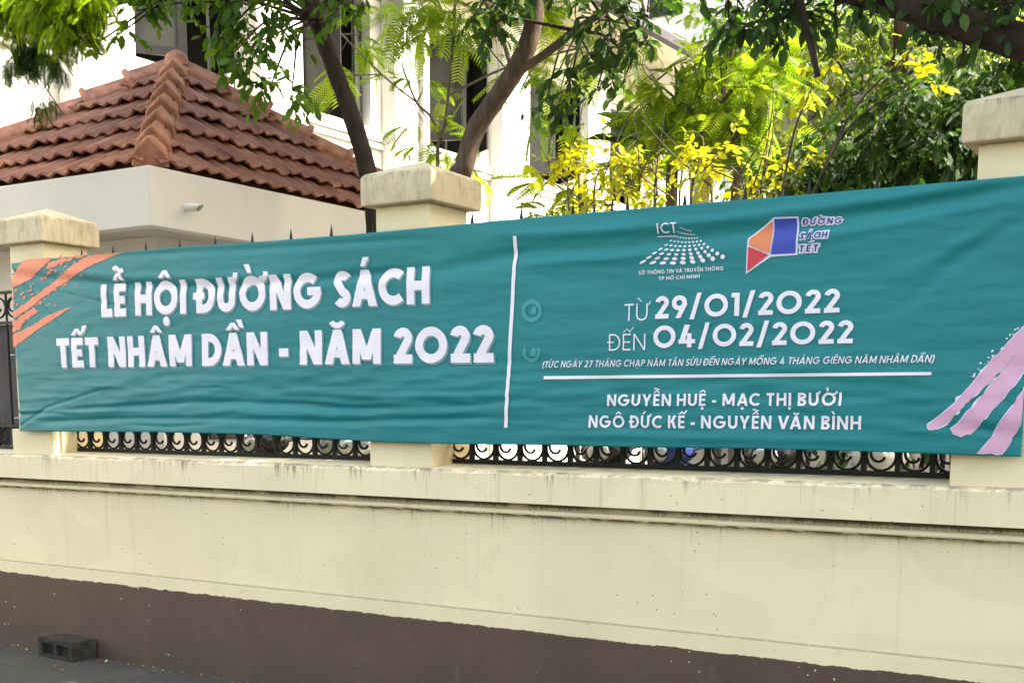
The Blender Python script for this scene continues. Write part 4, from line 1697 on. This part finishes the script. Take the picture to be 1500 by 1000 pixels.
B = [blob(705, 8, 2.7, 30, 14, 7), blob(692, 30, 2.7, 14, 16, 4), blob(718, 38, 2.7, 12, 12, 4), blob(740, 2, 2.7, 20, 12, 5), blob(885, 12, 2.6, 36, 16, 11), blob(915, 35, 2.6, 30, 22, 14), blob(895, 62, 2.6, 26, 18, 9), blob(932, 62, 2.6, 18, 16, 5), blob(868, 88, 2.6, 20, 14, 5), blob(848, 106, 2.6, 18, 12, 5), blob(818, 106, 2.6, 12, 8, 2), blob(830, 136, 2.6, 18, 12, 4), blob(800, 150, 2.6, 12, 10, 3),
     blob(900, 100, 2.6, 16, 14, 4), blob(912, 124, 2.6, 12, 8, 3), blob(875, 130, 2.6, 8, 12, 2), blob(872, 36, 2.6, 16, 10, 3), blob(948, 18, 2.6, 14, 12, 4), blob(820, -42, 2.7, 160, 16, 40)]
br = MB()
connect(br, [P(842, 45, YB), P(880, 20, YB), P(786, -60, YB), P(930, -20, YB)], B, .01, 6)
hi = [(Vector((base.x + dx, YB + dy, dz)), (1.1, 1.0, .7), 60) for dx, dy, dz in ((.2, .2, 7.2), (-.6, .8, 7.6), (-.2, 1.6, 8.0))]  # unseen top clumps that help shade the guardhouse
connect(br, [P(800, -260, YB)], hi, .02, 7)
lv = sprays(B, .5, (.12, .24), 6, .10, .5, .5, 31)
lv2 = sprays(hi, .5, (.35, .7), 9, .14, .7, .4, 32)
lv = tuple(list(a) + list(b) for a, b in zip(lv[:3], lv2[:3])) + (np.concatenate([lv[3], lv2[3]]), lv[4] + lv2[4])
finish(e, inv, lv, 'lf_dark', T_BROAD, True, .004, 'bark_dark', 1, br)

# --- feathery tree in the middle, sunlit
YC = 7.0
base = Vector((P(640, 345, YC).x, YC, .35))
e, inv = tree('feathery_tree', 'slender tree with sparse yellow green feathery leaves in front of the white building', 'tree', base)
m = MB()
limb(m, [base, P(640, 260, YC), P(652, 180, YC), P(664, 60, YC), P(668, -60, YC)], .022, .015, 5, 8, .05, 2)
limb(m, [P(648, 205, YC), P(630, 170, YC), P(610, 150, YC), P(590, 100, YC)], .02, .01, 5, 6)
limb(m, [P(656, 140, YC), P(740, 100, YC), P(850, 70, YC)], .014, .01, 5, 6)
limb(m, [P(610, 150, YC), P(560, 110, YC), P(500, 50, YC)], .012, .008, 5, 6)
o = m.build('trunk', M['bark_grey'], e, smooth=True)
o.matrix_parent_inverse = inv
B = [blob(618, 125, YC, 10, 14, 2), blob(628, 190, YC, 16, 24, 5), blob(655, 222, YC, 18, 14, 4), blob(650, 8, YC, 60, 10, 8), blob(590, 22, YC, 40, 12, 6), blob(520, 50, YC, 18, 18, 3), blob(500, 75, YC, 12, 14, 2), blob(525, 112, YC, 12, 8, 2),
     blob(640, 38, YC, 30, 8, 3), blob(740, 45, YC, 36, 14, 4), blob(795, 100, YC, 24, 16, 4), blob(790, 150, YC, 16, 20, 3), blob(850, 60, YC, 30, 12, 5), blob(770, 12, YC, 50, 12, 7), blob(700, 15, YC, 30, 10, 5), blob(825, 268, 5.0, 40, 16, 9), blob(790, 300, 5.0, 24, 8, 3), blob(850, 175, YC, 16, 14, 3)]
lv = sprays(B, .5, (.2, .4), 4, .34, .6, .15, 41)
br = MB()
connect(br, [P(610, 150, YC), P(656, 140, YC), P(664, 60, YC), P(590, 100, YC), P(740, 100, YC), P(850, 70, YC), P(500, 50, YC), P(560, 110, YC)], B, .007, 3)
finish(e, inv, lv, 'lf_feather', T_FROND, True, .003, 'bark_grey', 1, br)

# --- fine-leaved tree, upper left
YD = .9
base = Vector((P(-330, 300, YD).x, YD, .35))
e, inv = tree('feathery_tree', 'bright green fine leaved crown with a hanging tassel at the upper left above the roof', 'tree', base)
m = MB()
limb(m, [base, P(-330, 150, YD), P(-270, 30, YD), P(-170, -70, YD), P(-40, -60, YD), P(100, -40, YD)], .11, .03, 6, 10, .05, 12)
o = m.build('trunk', M['bark_dark'], e, smooth=True)
o.matrix_parent_inverse = inv
B = [blob(20, -8, YD, 50, 24, 93), blob(80, 2, YD, 44, 24, 93), blob(122, 0, YD, 30, 20, 43), blob(108, 34, YD, 22, 12, 24), blob(40, 18, YD, 34, 12, 28), blob(5, 25, YD, 20, 10, 11), blob(-60, -10, YD, 60, 50, 64), blob(-20, -70, YD, 120, 30, 79), blob(135, -18, YD, 26, 12, 21), blob(120, -60, YD, 60, 18, 36), blob(115, 48, YD, 12, 8, 5)]
lv = sprays(B, .9, (.08, .18), 3, .14, .5, .5, 51)
T = [blob(46, 56, YD, 12, 8, 14, .1), blob(42, 78, YD, 16, 12, 34, .12), blob(60, 66, YD, 14, 8, 12, .1), blob(78, 81, YD, 9, 12, 12, .1), blob(12, 91, YD, 7, 10, 5, .08), blob(58, 144, 1.1, 20, 6, 10, .1)]
lt = sprays(T, 1.6, (.06, .14), 3, .12, .3, 1.5, 52)
br = MB()
connect(br, [P(-40, -60, YD), P(100, -40, YD), P(40, 30, YD)], B + T, .006, 13)
o = leaf_object('tassel', M['lf_dark'], e, inv, lt[0], lt[1], lt[2], T_FINE, lt[3] + .35)
finish(e, inv, lv, 'lf_tassel', T_FINE, True, .003, 'bark_dark', 1, br)

# --- shade tree on the right: limb at the upper right, crown above the frame
base = Vector((2.3, 2.1, .35))
YE = .75
e, inv = tree('shade_tree', 'thick dark limb crossing the upper right corner with dark hanging foliage', 'tree', base)
m = MB()
l1 = [P(1620, 90, YE), P(1500, 62, YE), P(1400, 33, YE), P(1310, 4, YE), P(1200, -28, YE), P(1080, -60, YE), P(950, -70, YE)]
limb(m, [base, base + Vector((-.1, -.1, 1.2)), base + Vector((-.25, -.3, 2.2)), base + Vector((-.6, -.7, 2.9)), l1[0]], .2, .09, 6, 14, .05, 17)
limb(m, l1, .082, .045, 6, 12, .06, 18)
limb(m, [base + Vector((-.25, -.3, 2.1)), base + Vector((-.2, -.2, 3.4)), base + Vector((-.8, -.4, 4.8)), base + Vector((-1.8, -.4, 6))], .13, .05, 6, 10, .05, 19)
limb(m, [P(1165, -30, YE), P(1178, 30, YE), P(1190, 75, YE), P(1198, 112, YE)], .022, .014, 6, 8, .05, 20)
limb(m, [P(1225, -10, YE), P(1224, 20, YE), P(1226, 55, YE)], .008, .005, 4, 6)
limb(m, [P(1410, 40, YE), P(1412, 70, YE), P(1405, 98, YE)], .008, .005, 4, 6)
o = m.build('trunk', M['bark_dark'], e, smooth=True)
o.matrix_parent_inverse = inv
B = [blob(1150, 2, YE, 60, 14, 18), blob(1090, 14, .9, 30, 12, 8), blob(1068, 35, .9, 14, 12, 3), blob(1110, 34, YE, 20, 12, 5), blob(1165, 20, YE, 24, 12, 7), blob(1240, -4, YE, 50, 10, 11), blob(1400, -6, YE, 60, 12, 17), blob(1470, 4, YE, 36, 18, 18), blob(1330, 45, YE, 14, 14, 3), blob(1425, 66, YE, 16, 12, 3), blob(1490, 88, 1.0, 20, 12, 7), blob(1030, -10, .9, 30, 8, 3)]
br = MB()
connect(br, l1, B, .009, 23)
hi = []  # unseen crown clumps added to shade the wall and pillar caps
g = random.Random(4)
ts = P(60, 50, YD)
k = 0
while k < 76:
    x = g.uniform(-4.8, 3.2)
    y = g.uniform(-.3, 1.9) if x > -1.2 else g.uniform(-.2, 3.0)
    zt_ = 3.85 + (y + .5) * .36 + max(0, -x - .5) * .24
    q_ = Vector((x, y, zt_ + g.uniform(.5, 2.4) + (1.0 if x < -2 else 0)))
    v_ = q_ - ts
    k += 1
    if (v_ - SUND * v_.dot(SUND)).length < 1.25: continue  # opening left so sun reaches the upper left crown
    hi.append((q_, (.75, .6, .45), 46))
for k in range(14):  # more unseen clumps added to keep the dark shrubs out of the sun
    hi.append((Vector((g.uniform(.9, 3.2), g.uniform(2.0, 4.4), g.uniform(3.9, 5.4))), (.7, .7, .5), 28))
connect(br, [base + Vector((-1.8, -.4, 6)), base + Vector((-.8, -.4, 4.8)), base + Vector((-.2, -.2, 3.4)), P(1200, -28, YE), P(1080, -60, YE)], hi, .018, 24)
lv = sprays(B, .5, (.10, .2), 6, .08, .5, .5, 61)
lv2 = sprays(hi, .5, (.35, .7), 9, .17, .7, .4, 62)
lv = tuple(list(a) + list(b) for a, b in zip(lv[:3], lv2[:3])) + (np.concatenate([lv[3], lv2[3]]), lv[4] + lv2[4])
finish(e, inv, lv, 'lf_dark', T_BROAD, True, .004, 'bark_dark', 1, br)

# --- yellow-leaved shrub behind the fence
YF = 2.4
base = Vector((P(960, 400, YF).x, YF, .35))
e, inv = tree('yellow_shrub', 'leggy shrub with bright yellow and lime leaves behind the banner', 'shrub', base)
B = [blob(835, 215, YF, 30, 16, 12), blob(825, 240, YF, 26, 16, 10), blob(870, 260, YF, 26, 20, 12), blob(900, 235, YF, 24, 14, 8), blob(930, 240, YF, 30, 16, 12), blob(925, 265, YF, 40, 18, 18), blob(960, 275, YF, 26, 12, 8), blob(850, 300, YF, 40, 10, 10), blob(1030, 240, YF, 26, 18, 10), blob(1060, 225, YF, 30, 12, 10), blob(1020, 215, YF, 20, 14, 6), blob(1105, 240, YF, 14, 14, 6),
     blob(1105, 280, YF, 16, 9, 5), blob(1140, 282, YF, 16, 8, 4), blob(1160, 265, YF, 14, 10, 4), blob(900, 300, YF, 60, 8, 10), blob(1035, 265, YF, 16, 8, 4), blob(1190, 126, 1.6, 24, 12, 9, .15), blob(1338, 70, 2.0, 10, 12, 3, .12), blob(1340, 115, 2.0, 10, 10, 3, .12), blob(1185, 215, YF, 14, 10, 4)]
lv = sprays([b for b in B], .3, (.08, .18), 6, .075, .6, .1, 71)
m = MB()
gg = random.Random(9)
hubs = [P(x, 340, YF + gg.uniform(-.2, .3)) for x in (850, 900, 950, 1000, 1060, 1110)]
for b in B:
    h = min(hubs, key=lambda p: abs(p.x - b[0].x))
    limb(m, [Vector((h.x, h.y, .4)), Vector((h.x, h.y, 1.6)), (h + b[0]) / 2 + Vector((gg.gauss(0, .1), 0, 0)), b[0]], .014, .005, 5, 6, .05, gg.randint(0, 99))
for k in range(26):
    a = P(gg.uniform(820, 1150), gg.uniform(250, 310), YF)
    d = Vector((gg.uniform(-.5, .5), gg.uniform(-.2, .2), gg.uniform(.15, .6)))
    limb(m, [a, a + d * .5 + Vector((gg.gauss(0, .05), 0, gg.gauss(0, .05))), a + d], .006, .002, 4, 5)
finish(e, inv, lv, 'lf_yellow', T_BROAD, True, .003, 'bark_grey', 1, m)

# --- lime feathery tree further right
YH = 5.5
base = Vector((P(1085, 345, YH).x, YH, .35))
e, inv = tree('feathery_tree', 'lime green feathery tree right of the white building above the yellow shrub', 'tree', base)
m = MB()
limb(m, [base, P(1080, 240, YH), P(1060, 150, YH), P(1075, 60, YH)], .05, .02, 5, 8)
limb(m, [P(1080, 240, YH), P(1020, 170, YH), P(960, 120, YH)], .02, .008, 5, 6)
o = m.build('trunk', M['bark_grey'], e, smooth=True)
o.matrix_parent_inverse = inv
B = [blob(1000, 145, YH, 55, 16, 14), blob(1060, 145, YH, 45, 22, 16), blob(1070, 105, YH, 40, 20, 13), blob(1020, 185, YH, 60, 14, 13), blob(1070, 190, YH, 30, 14, 7), blob(1110, 105, YH, 30, 30, 10), blob(960, 145, YH, 30, 12, 5), blob(940, 95, YH, 35, 8, 7), blob(1130, 80, YH, 24, 22, 7), blob(985, 95, YH, 30, 8, 4), blob(1055, 85, YH, 26, 10, 5), blob(1140, 130, YH, 20, 26, 6)]
lv = sprays(B, .5, (.2, .4), 4, .26, .6, .2, 81)
br = MB()
connect(br, [P(1060, 150, YH), P(1020, 170, YH), P(1075, 60, YH), P(960, 120, YH)], B, .007, 3)
finish(e, inv, lv, 'lf_feather', T_FROND, True, .003, 'bark_grey', 1, br)

# --- palm
YG = 6.3
pb = P(985, 222, YG)
base = Vector((pb.x, YG, .35))
e, inv = tree('palm', 'dark green palm with arching fronds beside the white pilaster', 'palm', base)
m = MB()
limb(m, [base, Vector((pb.x, YG, pb.z * .5)), pb], .09, .06, 5, 8)
o = m.build('trunk', M['bark_grey'], e, smooth=True)
o.matrix_parent_inverse = inv
g = np.random.default_rng(3)
n = 20
an_ = np.linspace(0, 2 * np.pi, n, endpoint=False) + g.normal(0, .15, n)
dz = g.uniform(.15, 1.6, n)
dd = np.stack([np.cos(an_), np.sin(an_), dz], 1)
leaf_object('frond', M['lf_palm'], e, inv, np.tile(np.array(pb[:]), (n, 1)), dd, g.uniform(.42, .72, n), T_PALM, g.uniform(.2, .9, n))

# --- greyish tree and vines
YJ = 8.0
base = Vector((P(1315, 345, YJ).x, YJ, .35))
e, inv = tree('grey_green_tree', 'grey green tree draped with bare vines behind the dark shrubs', 'tree', base)
m = MB()
limb(m, [base, P(1312, 220, YJ), P(1316, 120, YJ), P(1322, 20, YJ), P(1330, -60, YJ)], .10, .07, 5, 8, .06)
limb(m, [P(1325, 230, YJ - .1), P(1324, 150, YJ - .1), P(1330, 40, YJ - .1)], .03, .03, 5, 6)
limb(m, [P(1300, 230, YJ - .1), P(1298, 160, YJ - .1), P(1306, 60, YJ - .1)], .02, .02, 5, 6)
limb(m, [P(1318, 80, YJ), P(1285, 105, YJ), P(1260, 135, YJ)], .02, .012, 5, 6)
o = m.build('trunk', M['bark_brown'], e, smooth=True)
o.matrix_parent_inverse = inv
B = [blob(1230, 165, YJ, 60, 26, 36), blob(1170, 190, YJ, 50, 30, 30), blob(1260, 140, YJ, 40, 30, 26), blob(1220, 100, YJ, 50, 30, 30), blob(1270, 60, YJ, 50, 40, 34), blob(1180, 60, YJ, 50, 40, 30), blob(1380, 90, YJ, 60, 50, 40), blob(1360, 140, YJ, 60, 40, 36), blob(1140, 220, YJ, 40, 25, 18), blob(1300, 20, YJ, 80, 40, 40), blob(1450, 60, YJ, 60, 60, 40)]
lv = sprays(B, .8, (.25, .5), 10, .095, .6, .6, 91)
br = MB()
connect(br, [P(1312, 220, YJ), P(1316, 120, YJ), P(1322, 20, YJ), P(1260, 135, YJ)], B, .012, 3)
finish(e, inv, lv, 'lf_grey', T_BROAD, True, .005, 'bark_grey', 1, br)

# --- dark dense shrubs in front of the right pillar
for (px, py, rx, ry, lab, sd, Y) in ((1235, 245, 60, 45, 'dense dark green shrub right of the yellow leaves, behind the banner', 3, 2.6), (1370, 205, 70, 75, 'tall dense dark green shrub beside the right pillar cap', 4, 2.3), (1510, 140, 80, 70, 'dark leafy shrub rising behind the right pillar cap at the edge', 5, 2.8)):
    base = Vector((P(px, 345, Y).x, Y, .35))
    e, inv = tree('dense_shrub', lab, 'shrub', base, 'dark shrubs behind the right end of the banner')
    gg = random.Random(sd)
    B = []
    for k in range(17):
        B.append(blob(px + gg.uniform(-1, 1) * rx, py + gg.uniform(-1, 1) * ry, Y + gg.uniform(-.3, .6), rx * .38, ry * .34, 20, .3))
    B.append((Vector((base.x, Y + .1, 1.6)), (.6, .35, .8), 70))
    lv = sprays(B, .9, (.2, .4), 9, .075, .6, .7, 100 + sd)
    m = MB()
    for k in range(8):
        a = base + Vector((gg.uniform(-.3, .3), gg.uniform(-.2, .2), 0))
        b_ = Vector(B[k * 2][0])
        limb(m, [a, (a + b_) / 2 + Vector((gg.gauss(0, .1), gg.gauss(0, .1), .1)), b_], .02, .006, 5, 6)
    finish(e, inv, lv, 'lf_dark', T_BROAD, True, .003, 'bark_dark', 2, m)

# --- backdrop trees further back
for i, (px, py, Y, rx, ry, mat, lab) in enumerate(((1150, 110, 14, 110, 110, 'lf_broad', 'mid green tree far back above the grey annex'), (1330, 60, 15, 130, 120, 'lf_broad', 'tall green tree far back behind the hanging vines'),
                                                   (1500, 40, 13, 120, 150, 'lf_dark', 'dark tree far back at the right edge'), (1420, 200, 12, 120, 60, 'lf_dark', 'dark bushy tree low behind the dense shrubs'), (1230, 235, 12, 110, 50, 'lf_broad', 'bushy green tree beside the annex opening'))):
    c = P(px, py, Y)
    base = Vector((c.x, Y, .35))
    e, inv = tree('background_tree', lab, 'tree', base, 'trees in the yard behind the right half')
    gg = random.Random(50 + i)
    B = []
    for k in range(20):
        B.append(blob(px + gg.uniform(-1, 1) * rx, py + gg.uniform(-1, 1) * ry, Y + gg.uniform(-.8, 1.2), rx * .35, ry * .3, 22, .7))
    lv = sprays(B, .7, (.4, .9), 9, .17, .7, .5, 200 + i)
    m = MB()
    limb(m, [base, (base + c) / 2 + Vector((.1, 0, 0)), c, c + Vector((.1, 0, ry / sc_at(c)))], .14, .05, 5, 8)
    o = m.build('trunk', M['bark_dark'], e, smooth=True)
    o.matrix_parent_inverse = inv
    br = MB()
    connect(br, [c, (base + c) / 2], B, .02, i)
    finish(e, inv, lv, mat, T_BROAD, True, .006, 'bark_dark', 2, br)

# --- unseen dense trees added beyond the right edge to block low eastern sky light
for i, (tx, ty, hgt, lab) in enumerate(((5.0, 4.6, 7.5, 'large dense tree added out of view on the right to block low sky light'), (8.5, 10.0, 9.5, 'taller dense tree added farther back out of view to block low sky light'))):
    base = Vector((tx, ty, .35))
    e, inv = tree('background_tree', lab, 'tree', base, 'trees in the yard behind the right half')
    gg = random.Random(70 + i)
    B = [(Vector((tx + gg.uniform(-1.6, 2.2), ty + gg.uniform(-2.4, 2.4), gg.uniform(1.2, hgt))), (1.0, 1.0, .8), 26) for k in range(46)]
    lv = sprays(B, .6, (.5, .9), 9, .26, .7, .4, 300 + i)
    m = MB()
    limb(m, [base, base + Vector((.1, 0, hgt * .4)), base + Vector((-.1, .1, hgt * .85))], .2, .06, 5, 10)
    o = m.build('trunk', M['bark_dark'], e, smooth=True)
    o.matrix_parent_inverse = inv
    br = MB()
    connect(br, [base + Vector((.1, 0, hgt * .4)), base + Vector((-.1, .1, hgt * .85))], B, .02, 5 + i)
    finish(e, inv, lv, 'lf_dark', T_BROAD, True, .006, 'bark_dark', 2, br)

# --- thin cable at the upper left
cb = MB()
cb.tube(curve_pts([P(-40, 30, 1.2), P(40, 95, 1.2), P(85, 155, 1.2)], 8), .004, 5)
tag(cb.build('cable', M['bark_grey'], None, smooth=True), 'thin grey cable slanting down past the leaf tassel to the roof', 'cable')

# ------------------------------------------------------------------ scooters parked inside the fence
def ell(c, rx, rz, ax='x', n=12, tilt=0):
    return [(c[0], c[1] + rx * math.cos(2 * math.pi * k / n), c[2] + rz * math.sin(2 * math.pi * k / n)) for k in range(n)]


def scooter(paint, label, loc, rz):
    """front points to -x in local space"""
    e = empty('scooter', loc, label, 'scooter', 'scooters parked in a row inside the fence', rz)
    for wx in (-.62, .60):
        wh = MB()
        ring = [(wx + .235 * math.cos(a), 0, .27 + .235 * math.sin(a)) for a in [2 * math.pi * k / 24 for k in range(25)]]
        wh.tube(ring, .042, 8, cap=False)
        w_ = wh.build('wheel', M['rubber'], e, smooth=True)
        rm = MB().tube([(wx, -.03, .27), (wx, .03, .27)], [.17, .17], 20)
        rm.build('rim', M['chrome'], w_)
    b = MB()
    b.loft([ell((x, 0, z), w2, h2) for x, z, w2, h2 in ((-.10, .42, .10, .05), (.05, .50, .14, .13), (.3, .60, .16, .15), (.6, .68, .13, .12), (.86, .74, .05, .05))])
    b.loft([ell((x, 0, z), w2, h2) for x, z, w2, h2 in ((-.36, .30, .14, .04), (-.15, .30, .16, .05), (.1, .34, .15, .06))])
    b.build('body', paint, e, smooth=True)
    s = MB()
    s.loft([[(x, y, z) for y, z in ((-w2, z0 - .0), (-w2 * .6, z0 + .0), (0, z0), (w2 * .6, z0), (w2, z0))] + [(x + .06, y, z0 - .0) for y in (w2 * .9, 0, -w2 * .9)] for x, z0, w2 in ((-.40, .30, .15), (-.44, .5, .2), (-.47, .7, .19), (-.44, .85, .13), (-.40, .93, .07))])
    s.build('leg_shield', paint, e, smooth=True)
    MB().tube([(-.62, 0, .27), (-.52, 0, .6), (-.40, 0, .95)], [.03, .035, .03], 8).build('fork', M['chrome'], e, smooth=True)
    fd = MB()
    fd.loft([[(-.62 + .29 * math.cos(a), y, .27 + .29 * math.sin(a) + (0 if abs(y) < .05 else -.02)) for y in (-.07, -.03, .03, .07)] + [(-.62 + .27 * math.cos(a), y, .27 + .27 * math.sin(a)) for y in (.06, -.06)] for a in [R(20 + 150 * k / 8) for k in range(9)]])
    fd.build('mudguard', paint, e, smooth=True)
    st = MB()
    st.loft([ell((x, 0, z), w2, h2) for x, z, w2, h2 in ((.0, .74, .09, .03), (.12, .775, .15, .05), (.4, .80, .15, .05), (.75, .85, .12, .045), (.86, .86, .06, .02))])
    st.build('seat', M['seat'], e, smooth=True)
    hb = MB().tube(curve_pts([(-.30, -.36, 1.04), (-.36, -.2, 1.03), (-.40, 0, .98), (-.36, .2, 1.03), (-.30, .36, 1.04)], 5), .014, 8)
    hbo = hb.build('handlebar', M['chrome'], e, smooth=True)
    for s_ in (-1, 1):
        MB().tube([(-.33, s_ * .25, 1.037), (-.295, s_ * .38, 1.043)], .019, 8).build('grip', M['black'], hbo, smooth=True)
        MB().tube([(-.36, s_ * .22, 1.03), (-.37, s_ * .26, 1.16), (-.36, s_ * .30, 1.22)], .006, 6).build('mirror_stalk', M['black'], e, smooth=True)
        mr = MB()
        mr.loft([[(x, s_ * .32 + .07 * k_ * math.cos(a), 1.25 + .045 * k_ * math.sin(a)) for a in [2 * math.pi * j / 12 for j in range(12)]] for x, k_ in ((-.385, .55), (-.37, 1), (-.35, 1), (-.348, .9))])
        mr.build('mirror', M['black'], e, smooth=True)
    cw = MB()
    cw.loft([ell((x, 0, z), w2, h2) for x, z, w2, h2 in ((-.53, .98, .07, .05), (-.48, .99, .13, .085), (-.38, 1.0, .14, .09), (-.30, 1.01, .09, .06))])
    cw.build('headset', paint, e, smooth=True)
    MB().loft([ell((x, 0, z), w2, h2) for x, z, w2, h2 in ((-.552, .985, .03, .02), (-.545, .985, .06, .042), (-.52, .985, .072, .052))]).build('headlight', M['lamp'], e, smooth=True)
    MB().loft([ell((x, 0, z), w2, h2) for x, z, w2, h2 in ((.87, .72, .06, .035), (.90, .725, .05, .03), (.91, .73, .02, .012))]).build('tail_light', plain('red_lens', (.4, .02, .02), .2), e, smooth=True)
    MB().tube([(.2, -.14, .26), (.5, -.17, .3), (.8, -.18, .38)], [.03, .05, .045], 10).build('exhaust', M['chrome'], e, smooth=True)
    return e


pw = plain('white_scooter_paint', (.75, .75, .76), .25, .5, 0, .03)
pb_ = plain('navy_scooter_paint', (.03, .05, .2), .25, .5, 0, .1)
pk = plain('black_scooter_paint', (.02, .02, .022), .25, .5, 0, .1)
pg = plain('silver_scooter_paint', (.4, .4, .41), .3, .5, .3, .05)
SCO = [(pg, -5.15, 'silver scooter behind the left fence bay, beside the middle pillar', 1.25), (pk, -5.85, 'black scooter behind the left fence bay, next to the silver one', 1.35),
       (pg, -4.75, 'silver scooter almost behind the middle pillar, inside the fence', 1.0), (pk, -5.5, 'black scooter behind the left fence bay, squeezed between two others', 1.05),
       (pk, -3.3, 'black scooter behind the right fence bay, nearest the middle pillar', 1.3), (pb_, -2.85, 'navy scooter behind the right fence bay, between black and white ones', 1.35), (pk, -2.35, 'black scooter behind the right fence bay, between the navy and white ones', 1.3), (pw, -1.85, 'white scooter behind the right fence bay, nearest the right pillar', 1.35)]
for i, (pm, x, lab, y) in enumerate(SCO):
    scooter(pm, lab, (x, y, .35), R(90 + (8, -6, 3, -4, 5, -9, 4, 7)[i]))

# ------------------------------------------------------------------ block, litter
bk_ = empty('concrete_block', (-6.57, -.105, 0), 'dark hollow cement block lying on the pavement against the wall', 'concrete block', rz=R(-5))
q = MB()
W_, D_, H_ = .355, .175, .125
t_ = .032
q.box(-W_ / 2, W_ / 2, D_ / 2 - t_, D_ / 2, 0, H_)
q.box(-W_ / 2, W_ / 2, -D_ / 2, D_ / 2 - t_, H_ - t_, H_)
q.box(-W_ / 2, W_ / 2, -D_ / 2, D_ / 2 - t_, 0, t_ * .7)
for x in (-W_ / 2, -.02, W_ / 2 - t_ * 1.0):
    q.box(x, x + t_, -D_ / 2, D_ / 2 - t_, t_ * .7, H_ - t_)
for xa, xb in ((-W_ / 2 + t_, -.02), (-.02 + t_, W_ / 2 - t_)):
    q.box(xa, xb, -D_ / 2 + .035, D_ / 2 - t_ - .002, t_ * .7, H_ - t_)
q.build('block_shell', M['block'], bk_, fix=False)
g = random.Random(12)
LT = [((153, 969), 'yellow leaf lying beside the cement block'), ((96, 980), 'pale brown leaf on the pavement in front of the block'), ((80, 975), 'whitish scrap of leaf left of the block front')]
for (px, py), lab in LT:
    d = ray(px, py)
    p = EYEP + d * ((.008 - EYE) / d.z)
    o = leaf_object('fallen_leaf', M['lf_fallen'], None, None, [p], [(g.uniform(-1, 1), g.uniform(-1, 1), .1)], [.035], T_BROAD, np.array([g.random()]))
    tag(o, lab, 'leaf', 'fallen leaves on the pavement')
n = 260
n = 120
xs_ = RNG.uniform(-7.6, -4.2, n)
yy = -.03 - np.abs(RNG.normal(0, .045, n))
leaf = leaf_object('leaf_litter', M['lf_fallen'], None, None, np.stack([xs_, yy, np.full(n, .006)], 1), np.stack([RNG.normal(0, 1, n), RNG.normal(0, 1, n), RNG.uniform(-.02, .25, n)], 1), RNG.uniform(.008, .028, n), T_BROAD, RNG.uniform(0, 1, n) * .4)
tag(leaf, 'crumbled dry litter along the foot of the wall', 'litter', kind='stuff')
